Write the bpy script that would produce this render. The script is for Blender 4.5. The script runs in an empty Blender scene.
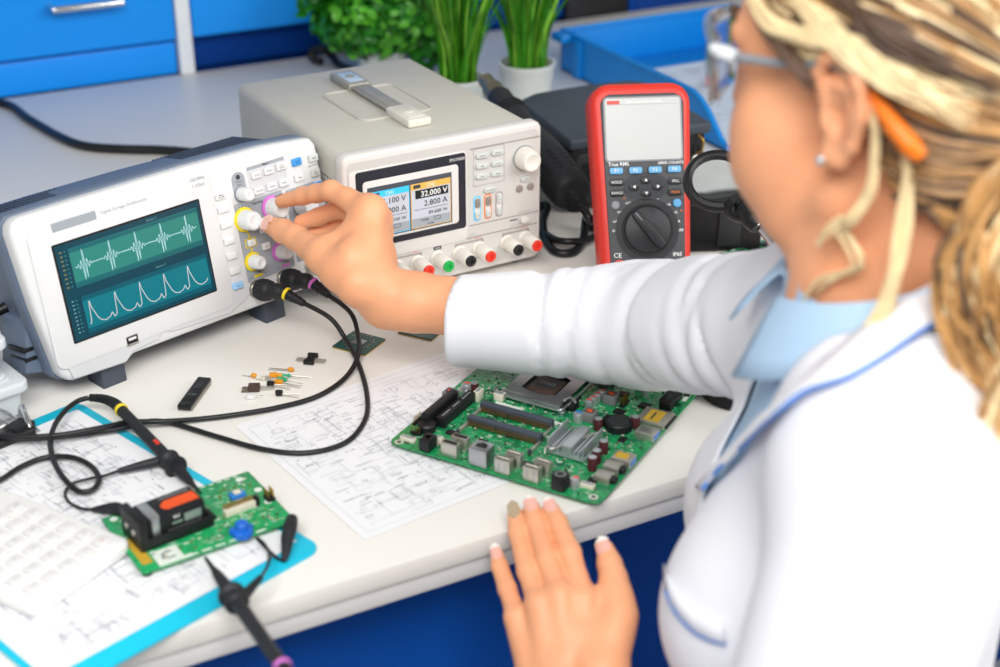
import bpy, bmesh, math, random
import numpy as np
from mathutils import Vector, Matrix, noise
K = .001                                   # everything below is written in millimetres
PI = math.pi; R = math.radians
C = bpy.context.scene.collection
sc = bpy.context.scene

# ------------------------------------------------------------------ viewpoint (mm), used to place things on the bench
EYE = np.array([-203.44, -816.36, 635.43]); YAW, PITCH, FPX = .4884, .4650, 1446.87
_cy, _sy, _cp, _sp = math.cos(YAW), math.sin(YAW), math.cos(PITCH), math.sin(PITCH)
FW = np.array([_sy*_cp, _cy*_cp, -_sp]); RT = np.array([_cy, -_sy, 0.]); UP = np.cross(RT, FW)
def _d(px, py): return FW*FPX + RT*(px-500) - UP*(py-333.5)
def onz(px, py, z=0):
    d = _d(px, py); return Vector(EYE + d*((z-EYE[2])/d[2]))
def ony(px, py, Y):
    d = _d(px, py); return Vector(EYE + d*((Y-EYE[1])/d[1]))
def dep(px, py, D): return Vector(EYE + _d(px, py)*(D/FPX))

# ------------------------------------------------------------------ materials
def lin(c):
    if isinstance(c, str): c = [int(c[i:i+2], 16)/255 for i in (0, 2, 4)]
    return tuple((x/12.92 if x <= .04045 else ((x+.055)/1.055)**2.4) for x in c[:3]) + (1.,)
def mat(name, col, rough=.5, metal=0., var=.04, vscale=60., bump=0., bscale=400., spec=.5, coat=0., trans=0., alpha=1., emit=None, estr=0., sss=0., sheen=0., ior=1.45):
    m = bpy.data.materials.new(name); m.use_nodes = True
    nt = m.node_tree; N = nt.nodes; L = nt.links; b = N['Principled BSDF']
    tc = N.new('ShaderNodeTexCoord'); nz = N.new('ShaderNodeTexNoise'); nz.inputs['Scale'].default_value = vscale; nz.inputs['Detail'].default_value = 3
    L.new(tc.outputs['Object'], nz.inputs['Vector'])
    cr = N.new('ShaderNodeValToRGB'); c = lin(col)
    cr.color_ramp.elements[0].position = .3; cr.color_ramp.elements[1].position = .7
    cr.color_ramp.elements[0].color = tuple(max(0, x*(1-var)) for x in c[:3])+(1,)
    cr.color_ramp.elements[1].color = tuple(min(1, x*(1+var)) for x in c[:3])+(1,)
    L.new(nz.outputs['Fac'], cr.inputs['Fac']); L.new(cr.outputs['Color'], b.inputs['Base Color'])
    b.inputs['Roughness'].default_value = rough; b.inputs['Metallic'].default_value = metal
    b.inputs['Specular IOR Level'].default_value = spec; b.inputs['Coat Weight'].default_value = coat
    b.inputs['Transmission Weight'].default_value = trans; b.inputs['Alpha'].default_value = alpha; b.inputs['IOR'].default_value = ior
    b.inputs['Sheen Weight'].default_value = sheen
    if emit: b.inputs['Emission Color'].default_value = lin(emit); b.inputs['Emission Strength'].default_value = estr
    if sss:
        b.inputs['Subsurface Weight'].default_value = sss; b.inputs['Subsurface Radius'].default_value = (1, .35, .2); b.inputs['Subsurface Scale'].default_value = .006
    if bump:
        n2 = N.new('ShaderNodeTexNoise'); n2.inputs['Scale'].default_value = bscale; n2.inputs['Detail'].default_value = 4
        L.new(tc.outputs['Object'], n2.inputs['Vector'])
        bp = N.new('ShaderNodeBump'); bp.inputs['Strength'].default_value = bump; bp.inputs['Distance'].default_value = .0006
        L.new(n2.outputs['Fac'], bp.inputs['Height']); L.new(bp.outputs['Normal'], b.inputs['Normal'])
    return m

M = {}
def dm(k, *a, **kw): M[k] = mat(k, *a, **kw)
dm('bench_white', 'e8e6e0', .45, var=.015, vscale=8, bump=.05, bscale=900)
dm('bench_edge', 'dcdbda', .5, var=.01)
dm('cab_blue', '0a92f2', .35, var=.04, vscale=5)
dm('navy', '023a88', .5, spec=.15, var=.05, vscale=6)
dm('blue_panel', '0350ac', .5, spec=.2, var=.05, vscale=5)
dm('white_trim', 'e8ecf0', .4)
dm('chrome', 'd8dadd', .15, 1.)
dm('steel', 'b9bbbd', .35, 1., var=.08)
dm('tin', 'c9c6bd', .4, .85, var=.06)
dm('gold', 'c9a04a', .35, 1.)
dm('scope_white', 'dfe0e1', .42, var=.01)
dm('scope_soft', 'cfd1d4', .45, var=.01)
dm('scope_grey', '67758a', .5, var=.05, bump=.1)
dm('slate', '434a56', .5)
dm('panel_grey', '9fa6ae', .5, var=.01)
dm('panel_mid', 'b9bfc5', .5, var=.01)
dm('key_white', 'e2e4e5', .45, var=.01)
dm('key_ltgrey', 'ccd1ce', .45, var=.01)
dm('key_blue', '3d9be6', .4)
dm('key_pale', '9ccaf2', .4)
dm('yellow', 'f0d61e', .5)
dm('pink', 'd673cf', .5)
dm('ink', '3a3d42', .6)
dm('ink_soft', '8b9097', .6)
dm('black', '16171a', .45, var=.1)
dm('black_matte', '1d1e21', .65, var=.1, bump=.1)
dm('rubber', '202226', .55, var=.1)
dm('cable', '1a1b1e', .38, var=.1)
dm('psu_case', 'c2c0b6', .5, var=.02, bump=.12, bscale=1500)
dm('psu_front', 'dbd8d5', .42, var=.01)
dm('psu_panel', 'cbc9c5', .45, var=.01)
dm('psu_line', 'a29a97', .5)
dm('navy_black', '24242f', .35)
dm('term_white', 'e6e2da', .4)
dm('red', 'e03524', .4); dm('green_term', '12a84a', .4)
dm('taupe', '8f8680', .5)
dm('handle_grey', '9d9c95', .4, .3)
dm('handle_cream', 'dedbcf', .45)
dm('sky_grey', 'a9c3dc', .4)
dm('lcd_dark', '3d4048', .3, emit='4a4c55', estr=.5)
dm('lcd_pale', 'a9abb4', .3, emit='a6a8b2', estr=.55)
dm('lcd_blue', '35a4cf', .3, emit='35a4cf', estr=.7)
dm('lcd_gold', 'c49a4c', .3, emit='c49a4c', estr=.6)
dm('orange', 'ef7a16', .45)
dm('meter_red', 'd8372c', .42, var=.05, bump=.1)
dm('meter_grey', '45474b', .5, var=.04)
dm('meter_dark', '2b2c30', .45)
dm('meter_lcd', 'c9cbca', .25, var=.01, coat=.3)
dm('meter_frame', '8f9296', .4)
dm('f_blue', '6aaee0', .4)
dm('white_print', 'f4f4f4', .5, var=.0)
dm('red_print', 'd9584e', .5, var=.0)
dm('pcb', '168a50', .35, var=.45, vscale=260, coat=.3)
dm('pcb2', '1c9c5a', .35, var=.3, vscale=220, coat=.3)
dm('trace_light', '37b070', .4, var=.1); dm('pcb_dark', '0e4b45', .3, var=.1, coat=.3)
dm('pad', 'cfd8c8', .4, .3)
dm('silk', 'dfe9df', .5)
dm('conn_white', 'ded9c6', .5)
dm('cap_brown', '4d2328', .35, var=.1)
dm('coil_grey', '77797a', .5)
dm('sticker', 'c7a235', .4)
dm('usb_blue', '2f7fd0', .4)
dm('alu', 'c4c9cd', .35, .7)
dm('cyan', '16c3e2', .4, var=.02)
dm('paper', 'f1f2f5', .7, var=.006)
dm('paper_blue', 'cfdbea', .7, var=.01)
dm('pen', '8a909c', .7)
dm('pen_soft', 'b4b9c4', .7)
dm('calc_white', 'f0f0ee', .45, var=.01)
dm('calc_key', 'e3e3e2', .5, var=.01)
dm('calc_lcd', '8f9c90', .3)
dm('frosted', 'f3f8fc', .3, var=.01, trans=.1, alpha=.72)
dm('tray_blue', '0c86da', .38, var=.03)
dm('box_slate', '3c444f', .55, var=.05, vscale=12)
dm('nozzle', '8b8270', .35, .9, var=.15)
dm('pot_white', 'd3d8d6', .4, var=.02)
dm('soil', '3a2a1d', .9, var=.3)
dm('leaf', '1f7414', .4, var=.4, vscale=30)
dm('leaf_light', '4fa322', .4, var=.3, vscale=30)
dm('grass', '367f14', .4, var=.4, vscale=40)
dm('grass_light', '7cb53a', .4, var=.3, vscale=40)
dm('stem', '4a6b22', .6)
dm('glass', 'f2f8fb', .01, trans=1., ior=1.5)
dm('floor_grey', '8e9296', .5, var=.06, vscale=3)
dm('wall_white', 'e4e8ec', .7, var=.02, vscale=2)
dm('comp_orange', 'e69a22', .4); dm('comp_green', '2fa878', .4); dm('comp_brown', '4c3b33', .5)
dm('lead', 'cfccc4', .3, .8)
dm('pale_pin', 'b8b8ae', .4, .4)
dm('batt_orange', 'ea5418', .4); dm('batt_silver', 'b9bcbe', .3, .8)
dm('pot_blue', '1668cf', .4)

# ------------------------------------------------------------------ mesh builder
PANEL = Matrix(((1,0,0,0),(0,0,-1,0),(0,1,0,0),(0,0,0,1)))    # draw in x, z and raise towards -y
_txt = {}
def glyphs(s, bold=False):
    if s not in _txt:
        cu = bpy.data.curves.new('t', 'FONT'); cu.body = s; cu.size = 1; cu.resolution_u = 2; cu.fill_mode = 'FRONT'; cu.offset = .012 if bold else 0
        o = bpy.data.objects.new('t', cu); C.objects.link(o)
        dg = bpy.context.evaluated_depsgraph_get(); dg.update()
        me = o.evaluated_get(dg).to_mesh()
        v = [tuple(x.co) for x in me.vertices]; f = [tuple(p.vertices) for p in me.polygons]
        o.evaluated_get(dg).to_mesh_clear(); bpy.data.objects.remove(o); bpy.data.curves.remove(cu)
        _txt[s] = (v, f)
    return _txt[s]
def rrect(w, h, r, n=5, cx=0, cy=0):
    p = []
    for (sx, sy, a0) in ((1,1,0),(-1,1,90),(-1,-1,180),(1,-1,270)):
        for i in range(n+1):
            a = R(a0+90*i/n); p.append((cx+sx*(w/2-r)+r*math.cos(a), cy+sy*(h/2-r)+r*math.sin(a)))
    return p
def spline(pts, n=8):
    P = [Vector(p) for p in pts]; out = []
    for i in range(len(P)-1):
        a, b, c, d = P[max(i-1,0)], P[i], P[i+1], P[min(i+2,len(P)-1)]
        for k in range(n):
            t = k/n
            out.append(.5*((2*b)+(c-a)*t+(2*a-5*b+4*c-d)*t*t+(3*b-a-3*c+d)*t**3))
    out.append(P[-1]); return out
def frame(o, z, x=None):
    z = Vector(z).normalized(); x = Vector(x) if x is not None else (Vector((1,0,0)) if abs(z.x) < .9 else Vector((0,1,0)))
    y = z.cross(x).normalized(); x = y.cross(z)
    return Matrix(((x.x,y.x,z.x,o[0]),(x.y,y.y,z.y,o[1]),(x.z,y.z,z.z,o[2]),(0,0,0,1)))
T = lambda x, y, z=0: Matrix.Translation((x, y, z))
RZ = lambda a: Matrix.Rotation(a, 4, 'Z')
class MB:
    def __init__(s, M0=None): s.v = []; s.f = []; s.mi = []; s.mats = []; s.M = M0.copy() if M0 else Matrix()
    def mid(s, m):
        if m not in s.mats: s.mats.append(m)
        return s.mats.index(m)
    def add(s, v, f, m):
        b = len(s.v); k = s.mid(m)
        s.v += [s.M @ Vector(p) for p in v]; s.f += [tuple(b+i for i in q) for q in f]; s.mi += [k]*len(f); return s
    def addbm(s, bm, m):
        bm.verts.index_update(); s.add([v.co.copy() for v in bm.verts], [[v.index for v in f.verts] for f in bm.faces], m); bm.free(); return s
    def prism(s, poly, z0, z1, m, bev=0, seg=2, top_only=False):
        bm = bmesh.new(); a = [bm.verts.new((x, y, z0)) for x, y in poly]; b = [bm.verts.new((x, y, z1)) for x, y in poly]; n = len(poly)
        bm.faces.new(b); bm.faces.new(a[::-1])
        for i in range(n): bm.faces.new((a[i], a[(i+1)%n], b[(i+1)%n], b[i]))
        bmesh.ops.recalc_face_normals(bm, faces=bm.faces)
        if bev:
            zt = max(z0, z1) if z1 >= z0 else min(z0, z1)
            es = [e for e in bm.edges if e.calc_face_angle(0) > R(32) and (not top_only or all(abs(v.co.z-z1) < 1e-6 for v in e.verts))]
            bmesh.ops.bevel(bm, geom=es, offset=bev, segments=seg, profile=.5, affect='EDGES', clamp_overlap=True)
        return s.addbm(bm, m)
    def box(s, x0, x1, y0, y1, z0, z1, m, bev=0, seg=2):
        return s.prism([(x0,y0),(x1,y0),(x1,y1),(x0,y1)], z0, z1, m, bev, seg)
    def lathe(s, prof, m, n=28, M1=None, caps=True):
        v = []; f = []
        for r, z in prof:
            for i in range(n): a = 2*PI*i/n; v.append((r*math.cos(a), r*math.sin(a), z))
        for j in range(len(prof)-1):
            for i in range(n): f.append((j*n+i, j*n+(i+1)%n, (j+1)*n+(i+1)%n, (j+1)*n+i))
        if caps: f.append(tuple(range(n))[::-1]); f.append(tuple((len(prof)-1)*n+i for i in range(n)))
        M0 = s.M
        if M1 is not None: s.M = s.M @ M1
        s.add(v, f, m); s.M = M0; return s
    def cyl(s, p0, p1, r0, m, r1=None, n=24, bev=0):
        p0, p1 = Vector(p0), Vector(p1); h = (p1-p0).length; r1 = r0 if r1 is None else r1
        pr = [(r0, 0), (r1, h)] if not bev else [(r0-bev, 0), (r0-bev*.3, bev*.3), (r0, bev), (r1, h-bev), (r1-bev*.3, h-bev*.3), (r1-bev, h)]
        return s.lathe(pr, m, n, frame(p0, p1-p0))
    def tube(s, pts, r, m, n=10, k=8, closed=False):
        P = spline(pts, k) if k > 1 else [Vector(p) for p in pts]
        rs = r if isinstance(r, (list, tuple)) else None
        v = []; f = []; N = len(P); up = None
        for i, p in enumerate(P):
            t = (P[min(i+1,N-1)]-P[max(i-1,0)]); t = t.normalized() if t.length > 1e-9 else Vector((0,0,1))
            if up is None: up = t.orthogonal().normalized()
            up = (up - t*up.dot(t)); up = up.normalized() if up.length > 1e-6 else t.orthogonal().normalized()
            sd = t.cross(up)
            if rs is not None:
                q = i/(N-1)*(len(rs)-1); j = min(int(q), len(rs)-2); rr = rs[j]+(rs[j+1]-rs[j])*(q-j)
            else: rr = r
            for a in range(n):
                th = 2*PI*a/n; v.append(p+(up*math.cos(th)+sd*math.sin(th))*rr)
        for i in range(N-1):
            for a in range(n): f.append((i*n+a, i*n+(a+1)%n, (i+1)*n+(a+1)%n, (i+1)*n+a))
        f.append(tuple(range(n))[::-1]); f.append(tuple((N-1)*n+a for a in range(n)))
        return s.add(v, f, m)
    def ell(s, c, rad, m, n=20, M1=None):
        bm = bmesh.new(); bmesh.ops.create_uvsphere(bm, u_segments=n, v_segments=max(8, n//2), radius=1)
        for q in bm.verts: q.co = Vector((q.co.x*rad[0], q.co.y*rad[1], q.co.z*rad[2]))
        if M1: bmesh.ops.transform(bm, matrix=M1, verts=bm.verts)
        bmesh.ops.translate(bm, vec=Vector(c), verts=bm.verts)
        return s.addbm(bm, m)
    def text(s, t, x, y, size, m, z=.15, al='c', bold=False, rot=0):
        v, f = glyphs(t, bold)
        if not v: return s
        x0 = min(p[0] for p in v); x1 = max(p[0] for p in v); y0 = min(p[1] for p in v); y1 = max(p[1] for p in v)
        ox = {'c': (x0+x1)/2, 'l': x0, 'r': x1}[al]; oy = (y0+y1)/2
        cs, sn = math.cos(rot), math.sin(rot); q = []
        for p in v:
            a, b = (p[0]-ox)*size, (p[1]-oy)*size; q.append((x+a*cs-b*sn, y+a*sn+b*cs, z))
        return s.add(q, f, m)
    def flat(s, x0, x1, y0, y1, m, z=.12): return s.add([(x0,y0,z),(x1,y0,z),(x1,y1,z),(x0,y1,z)], [(0,1,2,3)], m)
    def seg(s, pts, w, m, z=.15):
        for (x0, y0), (x1, y1) in zip(pts[:-1], pts[1:]):
            d = Vector((x1-x0, y1-y0)); l = d.length
            if l < 1e-6: continue
            n = Vector((-d.y, d.x))/l*w/2; e = d/l*w*.25
            s.add([(x0-e.x-n.x,y0-e.y-n.y,z),(x1+e.x-n.x,y1+e.y-n.y,z),(x1+e.x+n.x,y1+e.y+n.y,z),(x0-e.x+n.x,y0-e.y+n.y,z)], [(0,1,2,3)], m)
        return s
    def obj(s, name, parent=None, ang=38, loc=None, subsurf=0):
        me = bpy.data.meshes.new(name); me.from_pydata([tuple(c*K for c in p) for p in s.v], [], s.f)
        for m in s.mats: me.materials.append(m if not isinstance(m, str) else M[m])
        me.polygons.foreach_set('material_index', s.mi); me.polygons.foreach_set('use_smooth', [True]*len(s.f)); me.update()
        me.set_sharp_from_angle(angle=R(ang))
        o = bpy.data.objects.new(name, me); C.objects.link(o)
        if parent is not None: o.parent = parent
        if loc is not None: o.location = Vector(loc)*K
        return o
def tag(o, label=None, cat=None, group=None, kind=None):
    for k, v in (('label', label), ('category', cat), ('group', group), ('kind', kind)):
        if v: o[k] = v
    return o
def thing(name, label, cat, loc=(0,0,0), rot=None, group=None):
    o = bpy.data.objects.new(name, None); C.objects.link(o); o.empty_display_size = .02
    m = T(loc[0]*K, loc[1]*K, loc[2]*K)
    if rot is not None: m = m @ (rot if isinstance(rot, Matrix) else RZ(rot))
    o.matrix_world = m
    return tag(o, label, cat, group)
def dup(root, label, loc=None, rot=None):
    r = root.copy(); C.objects.link(r); r['label'] = label
    if loc is not None:
        m = T(loc[0]*K, loc[1]*K, loc[2]*K)
        r.matrix_world = m @ (RZ(rot) if rot is not None else Matrix())
    for ch in list(root.children):
        c = ch.copy(); C.objects.link(c); c.parent = r
        for g in list(ch.children):
            d = g.copy(); C.objects.link(d); d.parent = c
    return r
def schematic(mb, x0, x1, y0, y1, seed, n, w=.35, z=.2, m='pen', m2='pen_soft'):
    """fine printed circuit drawing: wires, parts, pins and captions"""
    g = random.Random(seed); W = x1-x0; H = y1-y0
    for i in range(n):
        x = x0+g.random()*W; y = y0+g.random()*H; k = g.random(); mm_ = m if g.random() < .5 else m2
        if k < .34:
            p = [(x, y)]
            for j in range(g.randint(1, 4)):
                l = g.uniform(4, 30)*g.choice((-1, 1)); q = p[-1]
                q = (q[0]+l, q[1]) if (j % 2 == 0) else (q[0], q[1]+l)
                p.append((min(max(q[0], x0), x1), min(max(q[1], y0), y1)))
            mb.seg(p, w, mm_, z)
        elif k < .52:
            a, b = g.choice(((5,2.2),(2.2,5),(9,7),(12,16),(4,4))); a = min(a, x1-x); b = min(b, y1-y)
            mb.seg([(x,y),(x+a,y),(x+a,y+b),(x,y+b),(x,y)], w, mm_, z)
            if a > 8:
                for j in range(int(b//2)): mb.seg([(x-2.5, y+1+j*2), (x, y+1+j*2)], w*.8, mm_, z); mb.seg([(x+a, y+1+j*2), (min(x+a+2.5, x1), y+1+j*2)], w*.8, mm_, z)
        elif k < .9:
            xx = x
            for j in range(g.randint(2, 6)):
                l = g.uniform(.8, 2.2)
                if xx+l > x1: break
                mb.flat(xx, xx+l, y, y+g.uniform(.7, 1.2), mm_, z); xx += l+.7
        else: mb.flat(x, min(x+1.1, x1), y, min(y+1.1, y1), 'ink', z)
    return mb
# ================================================================== setting
def struct(name, mb): o = mb.obj(name); o['kind'] = 'structure'; return o
struct('floor', MB().box(-1600, 2600, -1500, 2100, -780, -750, 'floor_grey'))
struct('wall_back', MB().box(-1600, 2600, 2000, 2100, -750, 1650, 'wall_white'))

# ------------------------------------------------------------------ bench
bench = thing('workbench', 'long white laboratory workbench with a two layer front edge over navy panels', 'workbench', (450, 650, -750))
def rel(mb, o): mb.M = o.matrix_world.inverted() @ Matrix.Scale(1, 4); mb.M.translation /= K; return mb
rel(MB(), bench).box(-900, 1750, 0, 1309, -17.5, 0, 'bench_white', 1.2).obj('worktop', bench)
rel(MB(), bench).box(-900, 1750, 3, 1300, -35.5, -18.6, 'bench_edge', 1.).obj('lower_board', bench)
sx = ony(600, 560, 55).x
rel(MB(), bench).box(-900, sx-4, 60, 1250, -750, -36, 'blue_panel', 1).obj('drawer_pedestal', bench)
rel(MB(), bench).box(sx-4, sx+3, 50, 80, -750, -36, 'chrome', 1).obj('metal_strip', bench)
rel(MB(), bench).box(sx+3, 1700, 330, 350, -750, -36, 'navy', 1).obj('modesty_panel', bench)
rel(MB(), bench).box(1700, 1740, 40, 1250, -750, -36, 'bench_edge', 1).obj('side_panel', bench)

# ------------------------------------------------------------------ storage cabinet along the back edge of the bench
cab = thing('storage_cabinet', 'blue storage cabinet with a chrome bar handle along the back edge of the bench', 'cabinet', (400, 1500, -750))
rel(MB(), cab).box(-800, 1060, 1330, 1700, 2, 420, 'navy').box(-800, 1060, 1345, 1700, -750, 2, 'navy').obj('carcass', cab)
rel(MB(), cab).box(-800, 372, 1312, 1330, 1, 50, 'cab_blue', 2).obj('lower_panel', cab)
rel(MB(), cab).box(374, 396, 1300, 1330, 0.5, 420, 'white_trim', 2).obj('white_post', cab)
for x0, x1, hx in ((-800, 372, 243), (398, 1058, None)):
    d = rel(MB(), cab).box(x0, x1, 1300, 1330, 55, 330, 'cab_blue', 4, 3).obj('drawer_front', cab)
    if hx:
        h = rel(MB(), cab); h.tube([(hx-50,1300,127),(hx-49,1278,127),(hx-42,1274,127),(hx+40,1274,127),(hx+47,1278,127),(hx+48,1300,127)], 5.5, 'chrome', n=12, k=5).obj('handle', d)
bk = thing('equipment_case', 'black case standing behind the white back edge of the bench', 'case', (1120, 1400, -750))
mb = rel(MB(), bk); mb.box(1062, 1190, 1320, 1520, -750, 60, 'black', 6, 3); mb.obj('shell', bk)
rel(MB(), bk).tube([(1095,1420,58),(1095,1420,85),(1105,1420,92),(1145,1420,92),(1155,1420,85),(1155,1420,58)], 5, 'black_matte', k=4).obj('handle', bk)
bc = thing('low_cabinet', 'low blue cabinet with a pale top rail behind the paper tray', 'cabinet', (1450, 1500, -750))
rel(MB(), bc).box(1195, 1700, 1322, 1700, -750, 40, 'blue_panel', 3).obj('body', bc)
rel(MB(), bc).box(1200, 1700, 1317, 1321.5, -300, 32, 'navy', 1).obj('door', bc)
rel(MB(), bc).box(1190, 1705, 1318, 1702, 40.5, 52, 'white_trim', 2).obj('top_rail', bc)

# ------------------------------------------------------------------ oscilloscope (local: x along the front, y back, z up the tilted front)
SR = RZ(.3229) @ Matrix.Rotation(-.1726, 4, 'X')
scope = thing('oscilloscope', 'white benchtop oscilloscope with two waveforms on its teal screen', 'oscilloscope', (-2.27, 365.32, 54.52), SR)
# rear housing: dark grey with a rounded carrying rim
hb = MB(PANEL)
front = [(-10,-33),(48,-36),(55,-30),(292,-33),(302,-26),(303,60),(301,106),(296,114),(240,119.5),(150,122),(40,122.5),(-24,121.5),(-31,116),(-32.5,108),(-27,40),(-18,-25)]
def inset(poly, d):
    cx = sum(p[0] for p in poly)/len(poly); cy = sum(p[1] for p in poly)/len(poly); o = []
    for x, y in poly:
        o.append((x-(d if x > cx+40 else -d if x < cx-40 else 0), y-(d if y > cy else -d)))
    return o
hb.prism(inset(front, -1.5), -34, -17, 'scope_grey', 3)
hb.prism(inset(front, 12), -128, -33, 'scope_grey', 9, 3)
hb.prism([(-36,-22),(-20,-26),(0,-31),(0,25),(-24,25)], -75, -30, 'scope_grey', 3)           # lower corner block at the left
for i in range(2): hb.box(-33, -20, -12+i*9, -8+i*9, -58, -29.6, 'black', .5)
for i in range(22): hb.box(-22+i*4.6, -19.6+i*4.6, 109, 111.2, -118, -40, 'slate', .4)           # top vent slots
for i in range(22): hb.box(186+i*4.6, 188.4+i*4.6, 109, 111.2, -118, -40, 'slate', .4)
hb.prism([(60,106),(200,106),(196,112),(64,112)], -110, -45, 'scope_grey', 2)
hb.obj('housing', scope)
fp = MB(PANEL)
fp.prism(front, -18, 0, 'scope_white', 5, 3)
fp.prism(rrect(192, 128, 9, 5, 76, 44), -.5, 2.2, 'scope_white', 1.6, 2)                     # raised screen surround
fp.prism([(-8,-31),(46,-34),(54,-27),(84,-25),(90,-18),(98,-23),(164,-27),(180,-21),(195,-14),(286,-18),(290,-12),(176,-6),(80,-10),(-12,-14)], -.5, 1.4, 'scope_soft', .8, 1)
fp.prism(rrect(27, 118, 8, 5, 178, 40), -.3, 1.2, 'scope_white', .9, 2)
fp.prism(rrect(44, 8, 1, 2, 26, 105), 2, 2.5, 'panel_grey', .2, 1)
fp.text('Digital Storage Oscilloscope', 53, 105, 4.2, 'ink_soft', 2.35, 'l')
fp.text('100 MHz', 157, 109, 4.6, 'ink_soft', 2.35); fp.text('1 GSa/s', 157, 103, 4.6, 'ink_soft', 2.35)
# printed areas of the control panel
fp.prism(rrect(15, 30, 7, 6, 202.5, 88), -.3, .5, 'panel_grey', .2, 1)
fp.prism(rrect(46, 31, 2, 3, 236.5, 88.5), -.3, .35, 'scope_soft', .2, 1)
fp.flat(214, 259, 101.2, 104.4, 'panel_grey', .45)
fp.prism(rrect(58, 79, 2, 3, 221, 34), -.3, .4, 'panel_grey', .2, 1)
fp.prism(rrect(37, 74, 2, 3, 272, 34), -.3, .4, 'panel_grey', .2, 1)
fp.text('Menu', 236.5, 102.8, 3.2, 'ink', .6, bold=True); fp.text('Vertical', 219, 69, 4, 'ink', .6, bold=True); fp.text('Horizontal', 272, 68, 3.8, 'ink', .6, bold=True); fp.text('Trigger', 272, 30, 3.8, 'ink', .6, bold=True)
fp.text('Universal', 202.5, 94, 2.1, 'ink', .7); fp.text('Knob', 202.5, 91, 2.1, 'ink', .7)
fp.lathe([(2.4,0),(2.4,.8)], 'ink', 16, T(202.5, 98.3, 0))
for x, c, t in ((201, 'yellow', '1'), (235, 'pink', '2')):
    fp.seg([(x-.5, 50), (x+1.5, 40), (x+1.5, 24), (x, 16)], 1.6, c, .6)
    fp.seg([(x-4, 37), (x+8, 37), (x+8, 29), (x-4, 29), (x-4, 37)], 1.1, c, .6)
    fp.flat(x-1, x+9, -2.2, .4, c, .5); fp.text(t, x+13, -1, 3.2, 'ink', .5); fp.text('X' if c == 'yellow' else 'Y', x-5, -1, 3.2, 'ink', .5)
    fp.text('A div', x+5, 3.2, 2.6, 'ink', .6)
    for i in range(9):
        a = R(20+i*17); fp.seg([(x+12.5*math.cos(a), 57+12.5*math.sin(a)), (x+14*math.cos(a), 57+14*math.sin(a))], .5, 'ink', .6)
fp.text('Run Control', 293, 87, 2.4, 'ink', .3)
fp.text('Ext Trig', 268, -2, 2.6, 'ink', .5)
fp.obj('front_panel', scope)
# screen with two traces
s = MB(PANEL)
s.M = PANEL @ T(0, 0, 2.2)
SD = {}
def em(k, c, e, st=.8): M[k] = mat(k, [int(c[i:i+2], 16)/255*.35 for i in (0, 2, 4)], .25, emit=e, estr=st, var=.0)
em('scr_back', '0b4a5c', '0c5468', .55); em('scr_a', '2f8f83', '37a293', .62); em('scr_a2', '1a6f78', '1a7880', .6); em('scr_b', '0d7d8c', '0f94a4', .62); em('scr_b2', '0a6478', '0a6c80', .6)
em('scr_trace', 'bfeaf2', 'c6f4fa', .8); em('scr_trace2', 'd6dede', 'e0e8e8', .75); em('scr_grid', '3fa9a6', '48b0ac', .55); em('scr_txt', '8fd3d8', '90d8dc', .55); em('scr_y', 'a9a86a', 'b5b36c', .5)
s.prism(rrect(154.5, 91, 1, 2, 77, 45.2), -1.5, .6, 'black', .3, 1)
s.flat(1.5, 152.5, 1.5, 89, 'scr_back', .8)
def panel(x0, x1, y0, y1, c, c2):
    n = 8
    for i in range(n):
        f_ = abs(i-(n-1)/2)/(n/2); s.flat(x0, x1, y0+(y1-y0)*i/n, y0+(y1-y0)*(i+1)/n, c if f_ < .7 else c2, .9)
    nx = int((x1-x0)/3.2)
    for i in range(nx+1): s.flat(x0+i*3.2-.07, x0+i*3.2+.07, y0, y1, 'scr_grid' if c == 'scr_a' else 'scr_b2', 1.0)
    k = 0
    while y0+k*3.2 < y1: s.flat(x0, x1, y0+k*3.2-.07, y0+k*3.2+.07, 'scr_grid' if c == 'scr_a' else 'scr_b2', 1.0); k += 1
panel(14, 149, 48, 84, 'scr_a', 'scr_a2'); panel(16, 149, 5, 39, 'scr_b', 'scr_b2')
g = random.Random(4); tr = []
for i in range(420):
    t = i/419*128+17; ph = ((t-12.5) % 27.2)-13.6; e = math.exp(-(ph/5.2)**2)
    tr.append((t, 66+e*14*math.cos(ph*2.1)*(1 if abs(ph) < 1.5 else .45)+g.uniform(-.3, .3)))
s.seg(tr, .6, 'scr_trace', 1.15)
tr = []
kp = [(0,.12),(1.,.12),(3.,.2),(4.,.8),(4.8,1),(5.8,.72),(7.5,.55),(10,.3),(13,.16),(17,.1),(22,.16),(24.6,.3)]
for i in range(400):
    t = i/399*127+19; ph = (t-19+1.5) % 26.2
    for (a, b), (c_, d_) in zip(kp[:-1], kp[1:]):
        if a <= ph <= c_: v = b+(d_-b)*(ph-a)/(c_-a); break
    else: v = .3
    if ph > 24.6: v = .3-(ph-24.6)*.11
    tr.append((t, 9+v*25))
s.seg(tr, .8, 'scr_trace2', 1.15)
for i in range(9):
    s.flat(5, 7.5, 50+i*4, 51+i*4, 'scr_y', 1.); s.flat(9.5, 11, 50+i*4, 51+i*4, 'scr_grid', 1.); s.flat(6, 8, 8+i*3.6, 9+i*3.6, 'scr_txt', 1.); s.flat(10, 11.5, 8+i*3.6, 9+i*3.6, 'scr_grid', 1.)
s.text('Source 1', 100, 86.4, 3, 'scr_txt', 1.1); s.text('Source 2', 100, 42, 3, 'scr_txt', 1.1)
s.obj('screen', scope)
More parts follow.
